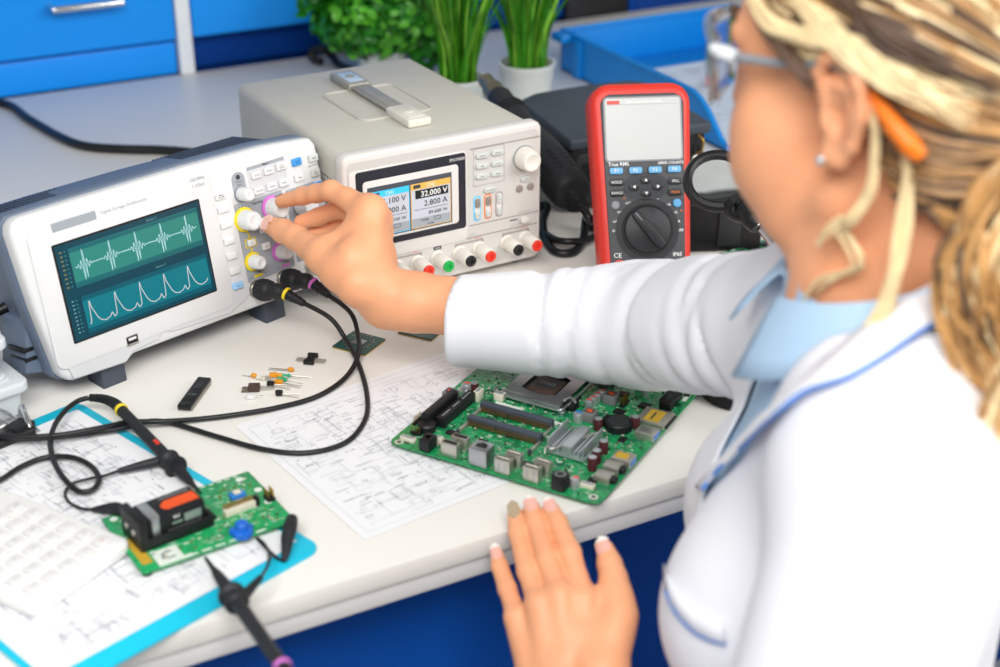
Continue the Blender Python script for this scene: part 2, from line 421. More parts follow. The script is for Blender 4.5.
# knobs
def knob(parent, u, v, r0, r1, h, m, ring=None, z0=.4, name='knob'):
    o = MB(PANEL @ T(u, v, z0))
    if ring: o.lathe([(r0+2.4, 0), (r0+2.4, 1.6), (r0+1.2, 2.)], ring, 32)
    else: o.lathe([(r0+1, 0), (r0+1, 1)], 'ink_soft', 32)
    n = 40; prof = [(r0, .8), (r0, 3), (r1+.3, h-1.5), (r1-.7, h-.2), (r1-2.5, h), (r1-3.4, h-.6), (.2, h-.7)]
    o.lathe(prof, m, n)
    for i in range(24):
        a = 2*PI*i/24; rr = lambda q: r0+(r1-r0)*q
        o.cyl((math.cos(a)*(r0-.15), math.sin(a)*(r0-.15), 2.5), (math.cos(a)*(r1+.1), math.sin(a)*(r1+.1), h-1.8), .45, m, n=6)
    o = o.obj(name, parent)
    if ring: o['label'] = 'white knob with a %s ring' % ('violet' if ring == 'pink' else ring)
    return o
knob(scope, 202.5, 82, 6.6, 5.8, 15, 'key_white')
knob(scope, 200.5, 57, 9.6, 8.6, 18, 'key_white', 'yellow'); knob(scope, 234.5, 59.5, 9.6, 8.6, 18, 'key_white', 'pink')
knob(scope, 201, 14.5, 7, 6, 15, 'key_white', 'yellow'); knob(scope, 234.5, 14.5, 7, 6, 15, 'key_white', 'pink')
knob(scope, 270, 52, 9.6, 8.6, 18, 'key_white'); knob(scope, 270, 14.5, 7, 6, 15, 'key_white')
# buttons
def button(parent, u, v, w, h, m, t=None, hh=2.6, ts=2.2, tm='ink', z0=.3, r=1.2):
    o = MB(PANEL @ T(u, v, z0)); o.prism(rrect(w, h, min(r, h*.45), 4), 0, hh, m, .7, 2)
    if t:
        for i, q in enumerate(t.split('\n')): o.text(q, 0, (len(t.split('\n'))-1)*ts*.5-i*ts, ts, tm, hh+.12)
    return o.obj('button', parent)
for i, (v, t, m) in enumerate(((86.5,'Menu\nOn/Off','key_white'),(73.5,None,'key_white'),(58.5,None,'key_white'),(42.5,None,'key_white'),(27.5,None,'key_white'),(12.5,None,'key_white'),(-2.5,'Print','key_pale'))):
    button(scope, 178, v, 12, 6.4, m, t, z0=1.1)
for u, v, t, m in ((222.6,95.5,'Cursors','key_white'),(238,95.8,'Acquire','key_white'),(253,96.2,'Save\nRecall','key_white'),(222.6,80,'Measure','key_white'),(238,80,'Display','key_white'),(253,79.8,'Utility','key_white'),
                   (272.7,95.5,'Default\nSetup','key_blue'),(272.4,79.8,'Help','key_white'),(293.5,94.4,'Single','key_ltgrey'),(293,79.5,'Run\nStop','key_ltgrey'),(292.5,66,'Auto','key_blue')):
    button(scope, u, v, 11, 7.5, m, t)
button(scope, 203, 33, 8.5, 6.5, 'key_white', '1', ts=4); button(scope, 237, 33, 8.5, 6.5, 'key_white', '2', ts=4)
button(scope, 219, 42, 9, 7, 'key_white', 'Math'); button(scope, 219, 25, 9, 7, 'key_white', 'Ref'); button(scope, 286, 40, 9, 7, 'key_white', 'Menu')
o = MB(PANEL); o.prism(rrect(13, 10, 1, 2, 56, -16), 1, 2.2, 'tin', .3, 1); o.prism(rrect(11, 7, .5, 2, 56, -16), 1.5, 2.5, 'black', .1, 1); o.box(52, 60, -15.5, -13.2, 2, 3.2, 'key_white', .2); o.box(51, 61, -19.4, -18.6, 2.2, 3, 'tin', .1); o.obj('usb_socket', scope)
for u in (199, 232.7, 269): MB(PANEL @ T(u, -13, 0)).lathe([(9, 0), (9, 2), (7, 2.2), (6.5, 9), (5, 9), (5, 4), (1, 4)], 'tin', 28).obj('signal_socket', scope)
SI = SR.inverted()
for u in (36.3, 222.3):
    o = MB(PANEL); o.prism([(u-14,-60),(u+11,-60),(u+13,-26),(u-12,-26)], -36, -8, 'slate', 1.5)
    lo = min((SR @ Vector((p.x, p.y, p.z))).z for p in o.v)
    # rest the foot on the bench
    for p in o.v:
        w = SR @ Vector(p)
        if p.z < -40: w.z = max(.3, w.z-(lo+54.52)) if False else .3-54.52; q = SI @ w; p.x, p.y, p.z = q.x, q.y, q.z
    o.obj('foot', scope)
for u in (20, 250):
    o = MB(PANEL); o.prism([(u-12,-32),(u+12,-32),(u+12,-20),(u-12,-20)], -124, -96, 'slate', 1.5)
    for p in o.v:
        if p.z < -27: w = SR @ Vector(p); w.z = .3-54.52; q = SI @ w; p.x, p.y, p.z = q.x, q.y, q.z
    o.obj('foot', scope)

# ------------------------------------------------------------------ bench power supply
psu = thing('power_supply', 'beige bench power supply with a dual channel colour display and banana terminals', 'power supply', (283.8, 426.1, 8), RZ(.0371))
WP, HP, DP = 226, 150, 288
o = MB(PANEL); o.prism(rrect(WP-5, HP-4, 9, 5, WP/2, HP/2+1), -DP, -14, 'psu_case', 2)
for j in range(8):
    for i in range(9):
        o.M = Matrix(((0,0,-1,2.6),(1,0,0,0),(0,1,0,0),(0,0,0,1))); o.cyl((20+j*6+(i%2)*3, 70+i*6, -.1), (20+j*6+(i%2)*3, 70+i*6, .12), 1.6, 'ink', n=8)
o.M = Matrix(); zt = HP-.6
RR = [(x, y, zt+.3) for x, y in rrect(84, 106, 11, 6, 110, 150)]; o.tube(RR+RR[:1], 1.3, 'psu_case', n=8, k=1); o.prism(rrect(80, 102, 9, 6, 110, 150), zt, zt+.5, 'psu_case', .1, 1)
o.obj('case', psu)
o = MB(PANEL); o.prism(rrect(WP+2, HP+3, 9, 6, WP/2, HP/2+.5), -17, 0, 'psu_front', 4, 3); o.prism(rrect(WP-8, HP-10, 5, 4, WP/2, HP/2), -.5, .4, 'psu_panel', .3, 1)
o.prism(rrect(132, 98, 5, 4, 71, 87), -.2, 1.5, 'psu_front', .8, 2)
o.box(141, 224, 135.3, 136.7, 0, .9, 'psu_line', .2); o.box(139, 223, 52, 53.2, 0, .9, 'psu_line', .2); o.box(6, 222, 38.6, 39.8, 0, .9, 'psu_line', .2)
o.prism(rrect(39, 40, 3, 4, 163, 115), .3, .7, 'psu_panel', .2, 1)
o.seg([(145,135),(181,135),(181,95),(145,95),(145,135)], .5, 'psu_line', .8)
for x0, x1, t in ((50, 82, 'CH1'), (123, 155, 'CH2'), (180, 211, 'CH3')):
    o.seg([(x0, 31), (x0, 34.5), (x1, 34.5), (x1, 31)], 2.2, 'psu_line', .6); o.text('0-32V 0-3.2A' if t != 'CH3' else '2.5/3.3/5V', (x0+x1)/2, 42.5, 2.6, 'psu_line', .6)
    o.text('CV', x0+8, 38, 2.4, 'green_term', .6); o.text('CC', (x0+x1)/2+1, 38, 2.4, 'ink', .6); o.text('PARALLEL' if t != 'CH3' else 'OVERLOAD', x1-6, 37.4, 2, 'red', .6)
o.box(97, 106, 34, 38, 0, .7, 'ink', .2); o.text('GND', 101.5, 36, 2.4, 'white_print', .85)
o.flat(188, 198, 47.6, 49, 'ink', .6); o.text('POWER OUTPUT', 207, 55.4, 2.2, 'psu_line', .6)
o.obj('front_panel', psu)
o = MB(PANEL); o.prism(rrect(122.5, 82, 3, 4, 73.6, 93.5), .3, 2.4, 'navy_black', .6, 2); o.text('SPD3303S', 125, 129, 4.3, 'white_print', 2.55); bz = o.obj('display_bezel', psu)
o = MB(PANEL); o.prism(rrect(107, 64, 4, 5, 72.5, 92), 2, 3.4, 'psu_front', .8, 2); o.obj('display_frame', psu)
o = MB(PANEL @ T(0, 0, 3.4)); o.flat(23.4, 117.8, 62.7, 117.2, 'lcd_dark', .15)
for x0, x1, c, n_, a, b, w in ((25.5, 69.5, 'lcd_blue', 'CH1', '1.100 V', '1.000 A', '1.100 W'), (71, 116.4, 'lcd_gold', 'CH2', '32.000 V', '2.800 A', '89.600 W')):
    o.flat(x0, x1, 64, 112, c, .25); o.flat(x0+.8, x1-.8, 64.8, 105.5, 'lcd_pale', .35); o.text(n_, (x0+x1)/2, 108.6, 5, 'white_print', .4)
    o.flat(x0+3, x0+11, 106.8, 110.6, 'ink', .4)
    if n_ == 'CH2': o.flat(x0+5, x1-3, 95.5, 104.6, 'black', .5)
    o.text(a, x1-4, 100, 8.4, 'white_print' if n_ == 'CH2' else 'ink', .6, 'r', bold=True); o.text(b, x1-4, 89.5, 8.4, 'ink', .6, 'r', bold=True)
    o.flat(x0+4, x1-3, 83.4, 83.9, 'ink', .5); o.text(w, x1-4, 78.8, 5.4, 'ink', .6, 'r', bold=True); o.flat(x0+.8, x1-.8, 64.8, 74.5, 'panel_grey', .45); o.text('TIMER', x0+15, 71.5, 3.6, 'ink', .6); o.seg([(x0+26,69.8),(x0+33,69.8),(x0+33,73.2),(x0+26,73.2),(x0+26,69.8)], .5, 'ink', .6); o.text('00:00s', x0+22, 67, 3, 'ink', .6)
o.obj('display', psu)
for u, v, t in ((154.2,127.5,'MEMORY'),(172.4,127.8,'RECALL'),(154,116.5,'SER'),(172.2,116.2,'LOCK'),(154,105.2,'PARA'),(172,105,'TIMER'),(163.5,88.7,'ALL ON/OFF')): button(psu, u, v, 14, 5.6, 'key_ltgrey', t, 3, 1.9, r=2.6)
button(psu, 206.6, 92.3, 11, 5, 'key_ltgrey', 'FINE', 2.4, 2, r=2.4)
for u, c in ((148.8,'lcd_blue'),(161.6,'orange'),(175,'psu_line')):
    MB(PANEL).prism(rrect(9, 28, 4, 5, u, 70), .2, .8, 'lcd_blue' if c == 'lcd_blue' else c, .3, 1).prism(rrect(6.4, 25, 3, 5, u, 70), .6, 1.1, 'psu_front', .2, 1).obj('channel_ring', psu)
    button(psu, u, 76.5, 5.4, 9.5, 'taupe' if c != 'psu_line' else 'key_ltgrey', 'CH', 3, 1.8, r=2); button(psu, u, 63, 5.4, 8.6, 'key_ltgrey', 'ON', 2.6, 1.8, r=2)
for u in (199.6, 213): o = button(psu, u, 82.5, 8, 8, 'taupe', None, 2, r=3.9)
knob(psu, 205, 116, 12.2, 10.4, 18, 'term_white', None, .4)
MB(PANEL).prism(rrect(10, 6.6, 3, 5, 205, 46.8), .3, 5, 'psu_front', 1.2, 2).obj('slide_switch', psu)
for u, c in ((54,'black'),(78,'red'),(101,'green_term'),(127,'black'),(150.5,'red'),(184,'black'),(207,'red')):
    t = MB(PANEL @ T(u, 25, .3)); t.lathe([(8, 0), (8, 2), (6.8, 2.5), (6.8, 5), (7.4, 6), (7.0, 24), (6.4, 24.8), (2, 24.8)], 'term_white', 28)
    for i in range(20):
        a = 2*PI*i/20; t.cyl((7.2*math.cos(a), 7.2*math.sin(a), 6.5), (6.8*math.cos(a), 6.8*math.sin(a), 23.5), .4, 'term_white', n=5)
    t = t.obj('terminal', psu)
    MB(PANEL @ T(u, 25, .3)).lathe([(6.2, 24), (6.2, 26.2), (5.6, 26.8), (2.6, 26.8), (2.6, 25.2), (.3, 25.2)], c, 28).obj('terminal_cap', t)['label'] = {'black': 'black', 'red': 'red'}.get(c, 'green')+' socket end'
o = MB(); o.M = T(112, 0, HP); o.box(-11, 11, 85, 205, 2.2, 5.5, 'handle_grey', 1.2); o.box(-7, 7, 85, 205, 5.2, 6.4, 'handle_grey', .5); hd = o.obj('handle', psu)
for y0, y1, c in ((52, 106, 'handle_cream'), (197, 250, 'handle_grey')):
    o = MB(); o.M = T(112, 0, HP); o.box(-13.5, 13.5, y0, y1, -.6, 8.2, c, 2.2, 3); o.box(-9, 9, y0+8, y1-8, 8, 8.7, 'sky_grey' if c == 'handle_grey' else 'handle_cream', .3); o.lathe([(5.5,8.6),(5.5,9.2),(4.5,9.6),(.2,9.6)], c, 20, T(0, (y0+y1)/2, 0)); o.obj('handle_mount', hd)
for x in (22, WP-22):
    for y in (24, DP-30): MB().lathe([(10, -7.7), (11, -4), (11, 4)], 'black_matte', 20, T(x, y, 0)).obj('foot', psu)
# ------------------------------------------------------------------ multimeter, leaning back on its stand
MR = RZ(-.39) @ Matrix.Rotation(-.433, 4, 'X')
dmm = thing('multimeter', 'red and grey handheld multimeter leaning back on its stand', 'multimeter', (512.5, 318.1, .6), MR)
MW, MH = 105, 222
def body(w, h, tw, r, n=6, cx=MW/2, y0=0):
    """outline slightly waisted towards the foot"""
    p = []
    for (x, y) in rrect(w, h, r, n, cx, y0+h/2):
        q = (y-y0)/h; k = .90+.10*min(1, max(0, (q-.1)/.75)); p.append((cx+(x-cx)*k, y))
    return p
o = MB(PANEL); o.prism(body(MW, MH-20, 0, 21, 6, MW/2, 20), -42, 0, 'meter_red', 9, 4)
o.prism(body(MW+3, 16, 0, 7, 4, MW/2, 21), -40, -4, 'meter_red', 3)
if False: o.prism([(-1.2,128),(1,112),(1,60),(-.5,45),(4,45),(4,128)], -38, -6, 'meter_red', 2); o.prism([(MW+1.2,128),(MW-1,112),(MW-1,60),(MW+.5,45),(MW-4,45),(MW-4,128)], -38, -6, 'meter_red', 2)
o.obj('holster', dmm)
o = MB(PANEL); o.prism(body(87, 184, 0, 12, 6, 53.5, 27), -6, .8, 'meter_grey', 2, 3)
o.prism(rrect(46, 30, 13, 6, 54.3, 115.6), .5, 1.3, 'meter_frame', .4, 1) if False else o.prism([(54.3+23.5*math.cos(a*PI/16), 115.6+14.5*math.sin(a*PI/16)) for a in range(32)], .5, 1.2, 'ink', .3, 1)
o.lathe([(33, .7), (33, 1.1), (32, 1.2)], 'meter_dark', 48, T(54.1, 71.5, 0))
o.text('True RMS', 27, 139.4, 5.2, 'white_print', 1, bold=True); o.text('60000 COUNTS', 81, 139.4, 3.9, 'white_print', 1, bold=True)
for a, t in ((180, 'V~'), (163, 'mV'), (146, 'V='), (124, 'mV'), (106, 'Ω'), (88, 'Hz'), (70, '%'), (47, 'µA'), (30, 'mA'), (13, 'A'), (-3, 'OFF')):
    ca, sa = math.cos(R(a)), math.sin(R(a))
    o.lathe([(.8, .7), (.8, 1.0)], 'white_print', 8, T(54.1+28.3*ca, 71.5+28.3*sa, 0))
    o.text(t, 54.1+34*ca, 71.5+34*sa, 4, 'white_print', 1, bold=True)
    if 20 < a < 130: o.text('Hz' if a > 95 else 'dB', 54.1+(37 if a < 60 else 40)*ca+(4 if a < 80 else 0), 71.5+(37 if a < 60 else 40)*sa, 2.6, 'orange', 1, bold=True)
o.text('CE', 22.5, 46.5, 7, 'white_print', 1); o.text('IP65', 84.5, 45.5, 5.4, 'white_print', 1, bold=True); o.text('°C', 94-20, 39.5, 3.6, 'white_print', 1, bold=True); o.text('Hz%', 86, 39.5, 3.6, 'white_print', 1, bold=True)
for x, c in ((24,'red'),(41,'black'),(58,'black')): o.lathe([(6,.6),(6,1.6),(4.4,1.8),(5,.2),(.4,.2)], c, 24, T(x, 36, 0))
o.obj('face_panel', dmm)
o = MB(PANEL); o.prism(rrect(81, 66.5, 4, 4, 53.6, 174.5), .3, 1.9, 'meter_frame', .6, 2); o.prism(rrect(77.5, 63, 3, 4, 53.6, 174.5), 1, 2.2, 'meter_lcd', .2, 1)
o.flat(17, 30, 200, 203.8, 'red_print', 2.35); o.text('60000 COUNTS MULTIMETER', 55, 202, 2.9, 'white_print', 2.4); o.flat(16.6, 90.6, 199.4, 199.7, 'meter_frame', 2.35)
o.obj('display', dmm)
def mbtn(u, v, w, h, c, t, ts, tc='white_print', r=2): return button(dmm, u, v, w, h, c, t, 2.6, ts, tc, .8, r)
for i, u in enumerate((24, 44, 64.2, 84.2)): mbtn(u, 132.5, 13.6, 6.8, 'f_blue', 'F%d' % (i+1), 5)
mbtn(24, 121, 14, 6.6, 'meter_dark', 'HOLD', 4); mbtn(24, 110, 14, 6.6, 'meter_dark', 'RANGE', 3.6); mbtn(85, 120.3, 14, 6.6, 'meter_dark', 'REC', 4); mbtn(84.5, 109, 14, 6.6, 'meter_dark', 'MAX', 4, 'orange')
for u, v, a in ((54.3, 122.2, 90), (42, 115.7, 180), (66.5, 115.4, 0), (54.3, 109, 270)):
    o = MB(PANEL @ T(u, v, .8)); o.prism(rrect(10.5, 7.4, 3.6, 5), 0, 2.4, 'meter_dark', .7, 2); ca, sa = math.cos(R(a)), math.sin(R(a))
    o.add([(2*ca, 2*sa, 2.6), (-1.2*ca-1.8*sa, -1.2*sa+1.8*ca, 2.6), (-1.2*ca+1.8*sa, -1.2*sa-1.8*ca, 2.6)], [(0, 1, 2)], 'white_print'); o.obj('arrow_key', dmm)
for u, c in ((22, 'meter_frame'), (85.8, 'f_blue')): MB(PANEL @ T(u, 97.8, .8)).lathe([(4.4, 0), (4.4, 1.6), (3.6, 2.4), (.2, 2.6)], c, 24).obj('round_key', dmm)
o = MB(PANEL @ T(54.1, 71.5, .8)); o.lathe([(26.5, 0), (26.5, 2), (25.2, 3.2), (24.6, 3.2), (24.2, 2.2), (23.6, 4.6), (22.6, 5.2), (.2, 5.4)], 'meter_dark', 64); dial = o.obj('dial', dmm)
o = MB(PANEL @ T(54.1, 71.5, .8) @ RZ(R(-52))); o.prism([(-23,-3),(-20,-4.6),(14,-5.4),(23,-3.4),(23,3.4),(14,5.4),(-20,4.6),(-23,3)], 5, 12.5, 'meter_dark', 1.6, 2); o.flat(-22, -12, -.6, .6, 'ink_soft', 12.65); o.obj('pointer', dial)
o = MB()
for x in (24, 81): o.tube([(x, 42, 150), (x, 60, 90), (x, 78, 40)], 3.4, 'black_matte', k=1)
o.tube([(24, 78, 40), (81, 78, 40)], 3.4, 'black_matte', k=1); o.obj('stand', dmm)

# ------------------------------------------------------------------ magnifier on a bent chrome stem
mc = dep(718, 181, 1400); mh = dep(756, 222, 1368); mt = dep(781, 254, 1338); base = onz(742, 392) + Vector((0, 0, 0))
mag = thing('magnifier', 'black ring magnifying glass on a chrome stem beside the multimeter', 'magnifier', base)
IM = Matrix.Translation(-base)
nrm = Vector((-.36, -.52, .78)).normalized(); hx = (mh-mc); hx = (hx-nrm*hx.dot(nrm)).normalized(); F = IM @ frame(mc, nrm, hx)
o = MB(F); n = 48
o.lathe([(25.5,-4),(28,-6),(32,-5.5),(34,-2),(34,2),(32,5.2),(28,6),(25.5,4.5),(24.6,1),(25.5,-4)], 'black', n, None, False); o.obj('lens_ring', mag)
MB(F).lathe([(.1,-1.4),(9,-1.3),(18,-1.0),(25,-.6),(25,.6),(18,1.0),(9,1.3),(.1,1.4)], 'glass', n).obj('lens', mag)
o = MB(IM); d = (mh-mc).normalized(); a = mc+hx*30
o.tube([a-hx*4, a+hx*8, (a+mh)/2+Vector((0,0,3)), mh-d*6, mh+d*6], [14, 15, 9.5, 10.5, 11.5, 9], 'black', n=18); 
for i in range(3): o.ell((a+(mh-a)*(.25+.25*i))+Vector((0,0,5)), (8, 5, 6), 'black', 14)
o.obj('handle', mag)
MB(IM).tube([mh+d*4, mh+d*12, mt, mt+(mt-mh)*.8+Vector((0,0,-8)), base+Vector((10,30,55)), base+Vector((0,0,8))], 5, 'chrome', n=14).obj('stem', mag)
MB().lathe([(37, .2), (39, 2), (39, 12), (36, 16), (12, 19), (9, 24), (7, 24)], 'black_matte', 48).obj('base', mag)

# ------------------------------------------------------------------ dark station behind the multimeter
BX = RZ(-.12); FRc = onz(710, 121, 95); FLc = FRc-Vector((math.cos(-.12), math.sin(-.12), 0))*178
st = thing('rework_station', 'dark slate desktop station box behind the multimeter', 'station', (FLc.x, FLc.y, 0), BX)
o = MB(); o.box(0, 175, 2, 186, 6, 82, 'black', 5, 3)
for x in (14, 160):
    for y in (16, 170): o.lathe([(9, .2), (9, 8)], 'black_matte', 16, T(x, y, 0))
for i in range(5): o.box(138+i*7, 141+i*7, .5, 3, 26, 66, 'black_matte', .4)
o.obj('case', st)
o = MB(); pts = [(-3,-4),(179,-4),(179,170)] + [(179-19*t, 184+7*math.sin(t/9*PI)-t*1.2) for t in range(1, 9)] + [(2,160),(-3,140)]
o.prism(pts, 81, 95, 'box_slate', 4, 3); o.obj('lid', st)
o = MB(); o.prism(rrect(60, 40, 4, 4, 60, 50), 0, 1.5, 'meter_dark', .5); o.M = PANEL @ T(0, 0, 0); pn = MB(PANEL); pn.prism(rrect(98, 60, 5, 4, 56, 44), -3.5, 0, 'meter_dark', .8); pn.prism(rrect(40, 24, 2, 3, 34, 52), -.2, .4, 'black', .1); pn.obj('control_face', st)
for x in (72, 92): knob(st, x, 46, 7, 6, 12, 'black', None, 0)
MB().tube([(163,-1,80),(167,-7,74),(166,-6,62),(161,-1,58)], 1.2, 'gold', n=8).obj('wire_loop', st)
MB().lathe([(5, 0), (6.5, 2), (6.5, 6), (4, 8)], 'tin', 20, T(161, 2, 50) @ Matrix.Rotation(PI/2, 4, 'X')).obj('round_socket', st)
# low black holder with a shiny panel in front of the station
c0 = ony(700, 262, 385); hold = thing('tool_holder', 'low black holder with a shiny front plate behind the magnifier', 'holder', (c0.x-6, 372, 0), RZ(-.42))
o = MB(); o.box(-30, 64, 0, 60, .5, 58, 'black', 4, 3); o.obj('body', hold)
o = MB(); o.box(14, 40, -3, 2, 8, 52, 'meter_dark', 2, 3); o.obj('front_plate', hold)
o = MB(); o.tube([(-20, 20, 56), (-20, 20, 66), (20, 24, 68), (40, 24, 66), (40, 24, 56)], 2.4, 'black', n=10, k=4); o.obj('rest_loop', hold)

# ------------------------------------------------------------------ hot air gun lying beside the power supply
ge, gn = ony(572, 193, 466), ony(486, 81, 705); ax = (gn-ge).normalized(); L_ = (gn-ge).length
gun = thing('hot_air_gun', 'black hot air gun with a metal nozzle lying beside the power supply', 'hot air gun', ge, frame((0,0,0), ax))
o = MB(); o.lathe([(14,-4),(20,-2),(23,4),(24,14),(24,70),(22.5,86),(19,110),(17.5,150),(18.5,160),(18.5,178),(15.5,186),(15.5,205),(12.5,212)], 'rubber', 40)
for j in range(5):
    for i in range(10):
        a = 2*PI*i/10; o.box(0,0,0,0,0,0,'black') if False else o.M.identity(); o.M = RZ(a) @ T(23.6-.4*0, 0, 0); o.box(-1, .9, -2.6, 2.6, 20+j*8, 25+j*8, 'black', .3)
o.M = Matrix()
for z in (162, 168, 174): o.lathe([(19.2, z), (19.6, z+1), (19.2, z+2)], 'black', 40)
o.obj('body', gun)
o = MB(); o.lathe([(12.2,206),(12.6,214),(12.6,228),(9.5,236),(9.5,L_+2),(8.4,L_+2),(8.4,L_-6)], 'nozzle', 32); o.obj('nozzle', gun)
IG = gun.matrix_world.inverted()
def loc(o_, *pts):
    I = o_.matrix_world.inverted(); out = []
    for p in pts: out.append((I @ (Vector(p)*K))/K)
    return out
E_ = ge-ax*3
o = MB(); o.tube(loc(gun, E_, E_-ax*14, E_-ax*26+Vector((0,0,-1))), [10, 9, 6.5, 6], 'rubber', n=16)
for i in range(4): o.tube(loc(gun, E_-ax*(10+i*4), E_-ax*(11.8+i*4)), 9-i*.7, 'black', n=16, k=1)
sl = o.obj('cord_sleeve', gun)
cp = [E_-ax*22, E_-ax*36+Vector((2,-4,-8)), onz(586,218,16), onz(583,240,6), onz(573,252,5), onz(556,252,5), onz(546,240,5), onz(543,222,6), onz(545,205,6), Vector((536,560,5)), Vector((548,700,5)), Vector((600,800,5)), Vector((680,830,5))]
MB().tube(loc(gun, *cp), 4.6, 'cable', n=12).obj('cord', gun)
cc = thing('station_cable', 'black cable crossing on the bench beside the hot air gun cord', 'cable', onz(560, 241, 4))
p = [onz(541.5,234,5), onz(556,241,5), onz(572,241,5), onz(590,239,5), Vector((650, 440, 5)), Vector((700, 480, 8))]
MB().tube(loc(cc, *p), 4.2, 'cable', n=12).obj('cord', cc) if False else None
bpy.data.objects.remove(cc)
def cable_thing(name, label, cat, pts, r, m='cable', k=8):
    p0 = Vector(pts[0]); o = MB(Matrix.Translation(-p0)).tube(pts, r, m, n=12, k=k).obj(name, None, loc=p0); tag(o, label, cat); return o
cable_thing('power_cable', 'short black cable passing under the cord loop beside the power supply', 'cable', [Vector((523, 505, 5.2)), onz(541.5,233,5.2), onz(556,240,11), onz(572,241.5,13), onz(590,239,8), Vector((610, 470, 5.2)), Vector((600, 488, 5.2))], 4)
cable_thing('mains_lead', 'long black lead curving across the bench behind the oscilloscope', 'cable', [onz(0,103,6)+Vector((-90,8,0)), onz(0,103,6), onz(30,120,6), onz(60,137,6), onz(85,146,6), onz(120,149,6), onz(160,150,6), onz(196,153,6), onz(225,160,6), Vector((262,770,6)), Vector((300,800,6))], 6)
o = cable_thing('coiled_lead', 'short dark lead end curling up beside the bushy plant', 'cable', [onz(322,62,6), onz(312,58,10), onz(313,50,22), onz(322,49,26), onz(332,56,12), onz(338,64,6), onz(352,70,6)], 6, 'rubber')
pl = thing('plugged_mains_cable', 'black mains cable plugged into the left side of the oscilloscope', 'cable', ony(-30, 316, 452))
q0, q1, q2 = ony(25, 302, 452), ony(14, 304, 452), ony(-2, 311, 452)
o = MB(); o.tube(loc(pl, q0, q1), [9, 8.6], 'black', n=16, k=2)
for i in range(4):
    a = q1+(q2-q1)*(i*.22); b = q1+(q2-q1)*(i*.22+.14); o.tube(loc(pl, a, b), 8-i*.9, 'black', n=16, k=1)
o.obj('plug', pl)
MB().tube(loc(pl, q1, q2, ony(-14,316,450), ony(-40, 335, 430), Vector((-260,420,8)), Vector((-330,420,6))), 5, 'cable', n=12).obj('cord', pl)

# ------------------------------------------------------------------ plants
def leaf_blob(mb, g, cx, cy, cz, rx, ry, rz, n, size, m):
    for i in range(n):
        while True:
            p = Vector((g.uniform(-1,1), g.uniform(-1,1), g.uniform(-1,1)))
            if .25 < p.length < 1: break
        c = Vector((cx+p.x*rx, cy+p.y*ry, cz+p.z*rz)); s = size*g.uniform(.6, 1.25)
        nz = (p+Vector((g.uniform(-.7,.7), g.uniform(-.7,.7), g.uniform(-.2,1)))).normalized(); F = frame(c, nz, (g.uniform(-1,1), g.uniform(-1,1), g.uniform(-1,1)))
        v = []; nn = 8
        for k in range(nn): a = 2*PI*k/nn; v.append(F @ Vector((s*math.cos(a)*(1+.15*math.cos(a)), s*.72*math.sin(a), -.22*s*math.cos(2*a))))
        v.append(F @ Vector((0, 0, .12*s)))
        mb.add(v, [(k, (k+1) % nn, nn) for k in range(nn)], m)
g = random.Random(11)
pb = onz(388, 78); plant = thing('bushy_plant', 'bushy green small leaved plant behind the power supply', 'plant', (pb.x, pb.y+20, 0))
o = MB(); leaf_blob(o, g, -8, 0, 96, 98, 78, 66, 2300, 9.4, 'leaf'); leaf_blob(o, g, -8, -10, 92, 100, 82, 62, 420, 9.4, 'leaf_light'); leaf_blob(o, g, 66, -20, 55, 46, 40, 52, 300, 10, 'leaf')
for (dx, dy, dz) in ((-108,0,120),(-98,-10,140),(-70,0,165),(-40,0,172),(20,0,168),(70,-5,140),(96,0,110),(88,-20,40)): leaf_blob(o, g, dx, dy, dz, 22, 20, 20, 26, 11, 'leaf')
o.obj('foliage', plant)
o = MB()
for i in range(16):
    a = 2*PI*i/16; o.tube([(6*math.cos(a), 6*math.sin(a), 20), (26*math.cos(a), 22*math.sin(a), 70), (g.uniform(40,90)*math.cos(a), g.uniform(40,70)*math.sin(a), g.uniform(80,150))], 1.6, 'stem', n=6, k=4)
o.obj('stems', plant)
MB().lathe([(28, .3), (34, 3), (40, 44), (41, 46), (38, 46), (37, 38), (.5, 38)], 'pot_white', 36).obj('pot', plant)
def grass_plant(px, py, label, seed, hgt, nb, rad, spread):
    g = random.Random(seed); b = onz(px, py); t = thing('grass_plant', label, 'plant', (b.x, b.y+rad, 0), group='potted grasses on the bench')
    MB().lathe([(rad*.72, .3), (rad*.78, 2), (rad, 62), (rad+1.5, 64), (rad+1.5, 68), (rad-2, 68), (rad-3, 56), (.5, 56)], 'pot_white', 40).obj('pot', t)
    MB().lathe([(rad-3.4, 54), (rad-4, 58), (rad*.5, 61), (.3, 62)], 'soil', 24).obj('soil', t)
    o = MB()
    for i in range(nb):
        a = g.uniform(0, 2*PI); r0 = rad*.62*math.sqrt(g.random()); h = hgt*g.uniform(.6, 1.15); bend = spread*(.25+.9*g.random())*r0/rad+g.uniform(0, 16); w = g.uniform(2.8, 5.2)
        x0, y0 = r0*math.cos(a), r0*math.sin(a); a2 = a+g.uniform(-.5, .5); tw = g.uniform(0, PI); v = []; f = []
        for k in range(8):
            q = k/7; x = x0+bend*q*q*math.cos(a2); y = y0+bend*q*q*math.sin(a2); z = 58+h*q; ww = w*(1-q**2.2)*.9+.15
            v += [(x-ww*math.cos(tw), y-ww*math.sin(tw), z), (x+.5*ww*math.sin(tw), y-.5*ww*math.cos(tw), z), (x+ww*math.cos(tw), y+ww*math.sin(tw), z)]
        for k in range(7): b_ = k*3; f += [(b_, b_+1, b_+4, b_+3), (b_+1, b_+2, b_+5, b_+4)]
        o.add(v, f, 'grass' if g.random() < .68 else 'grass_light')
    o.obj('blades', t)
grass_plant(471, 132, 'potted grass plant between the bushy plant and the white pot', 3, 190, 105, 36, 105)
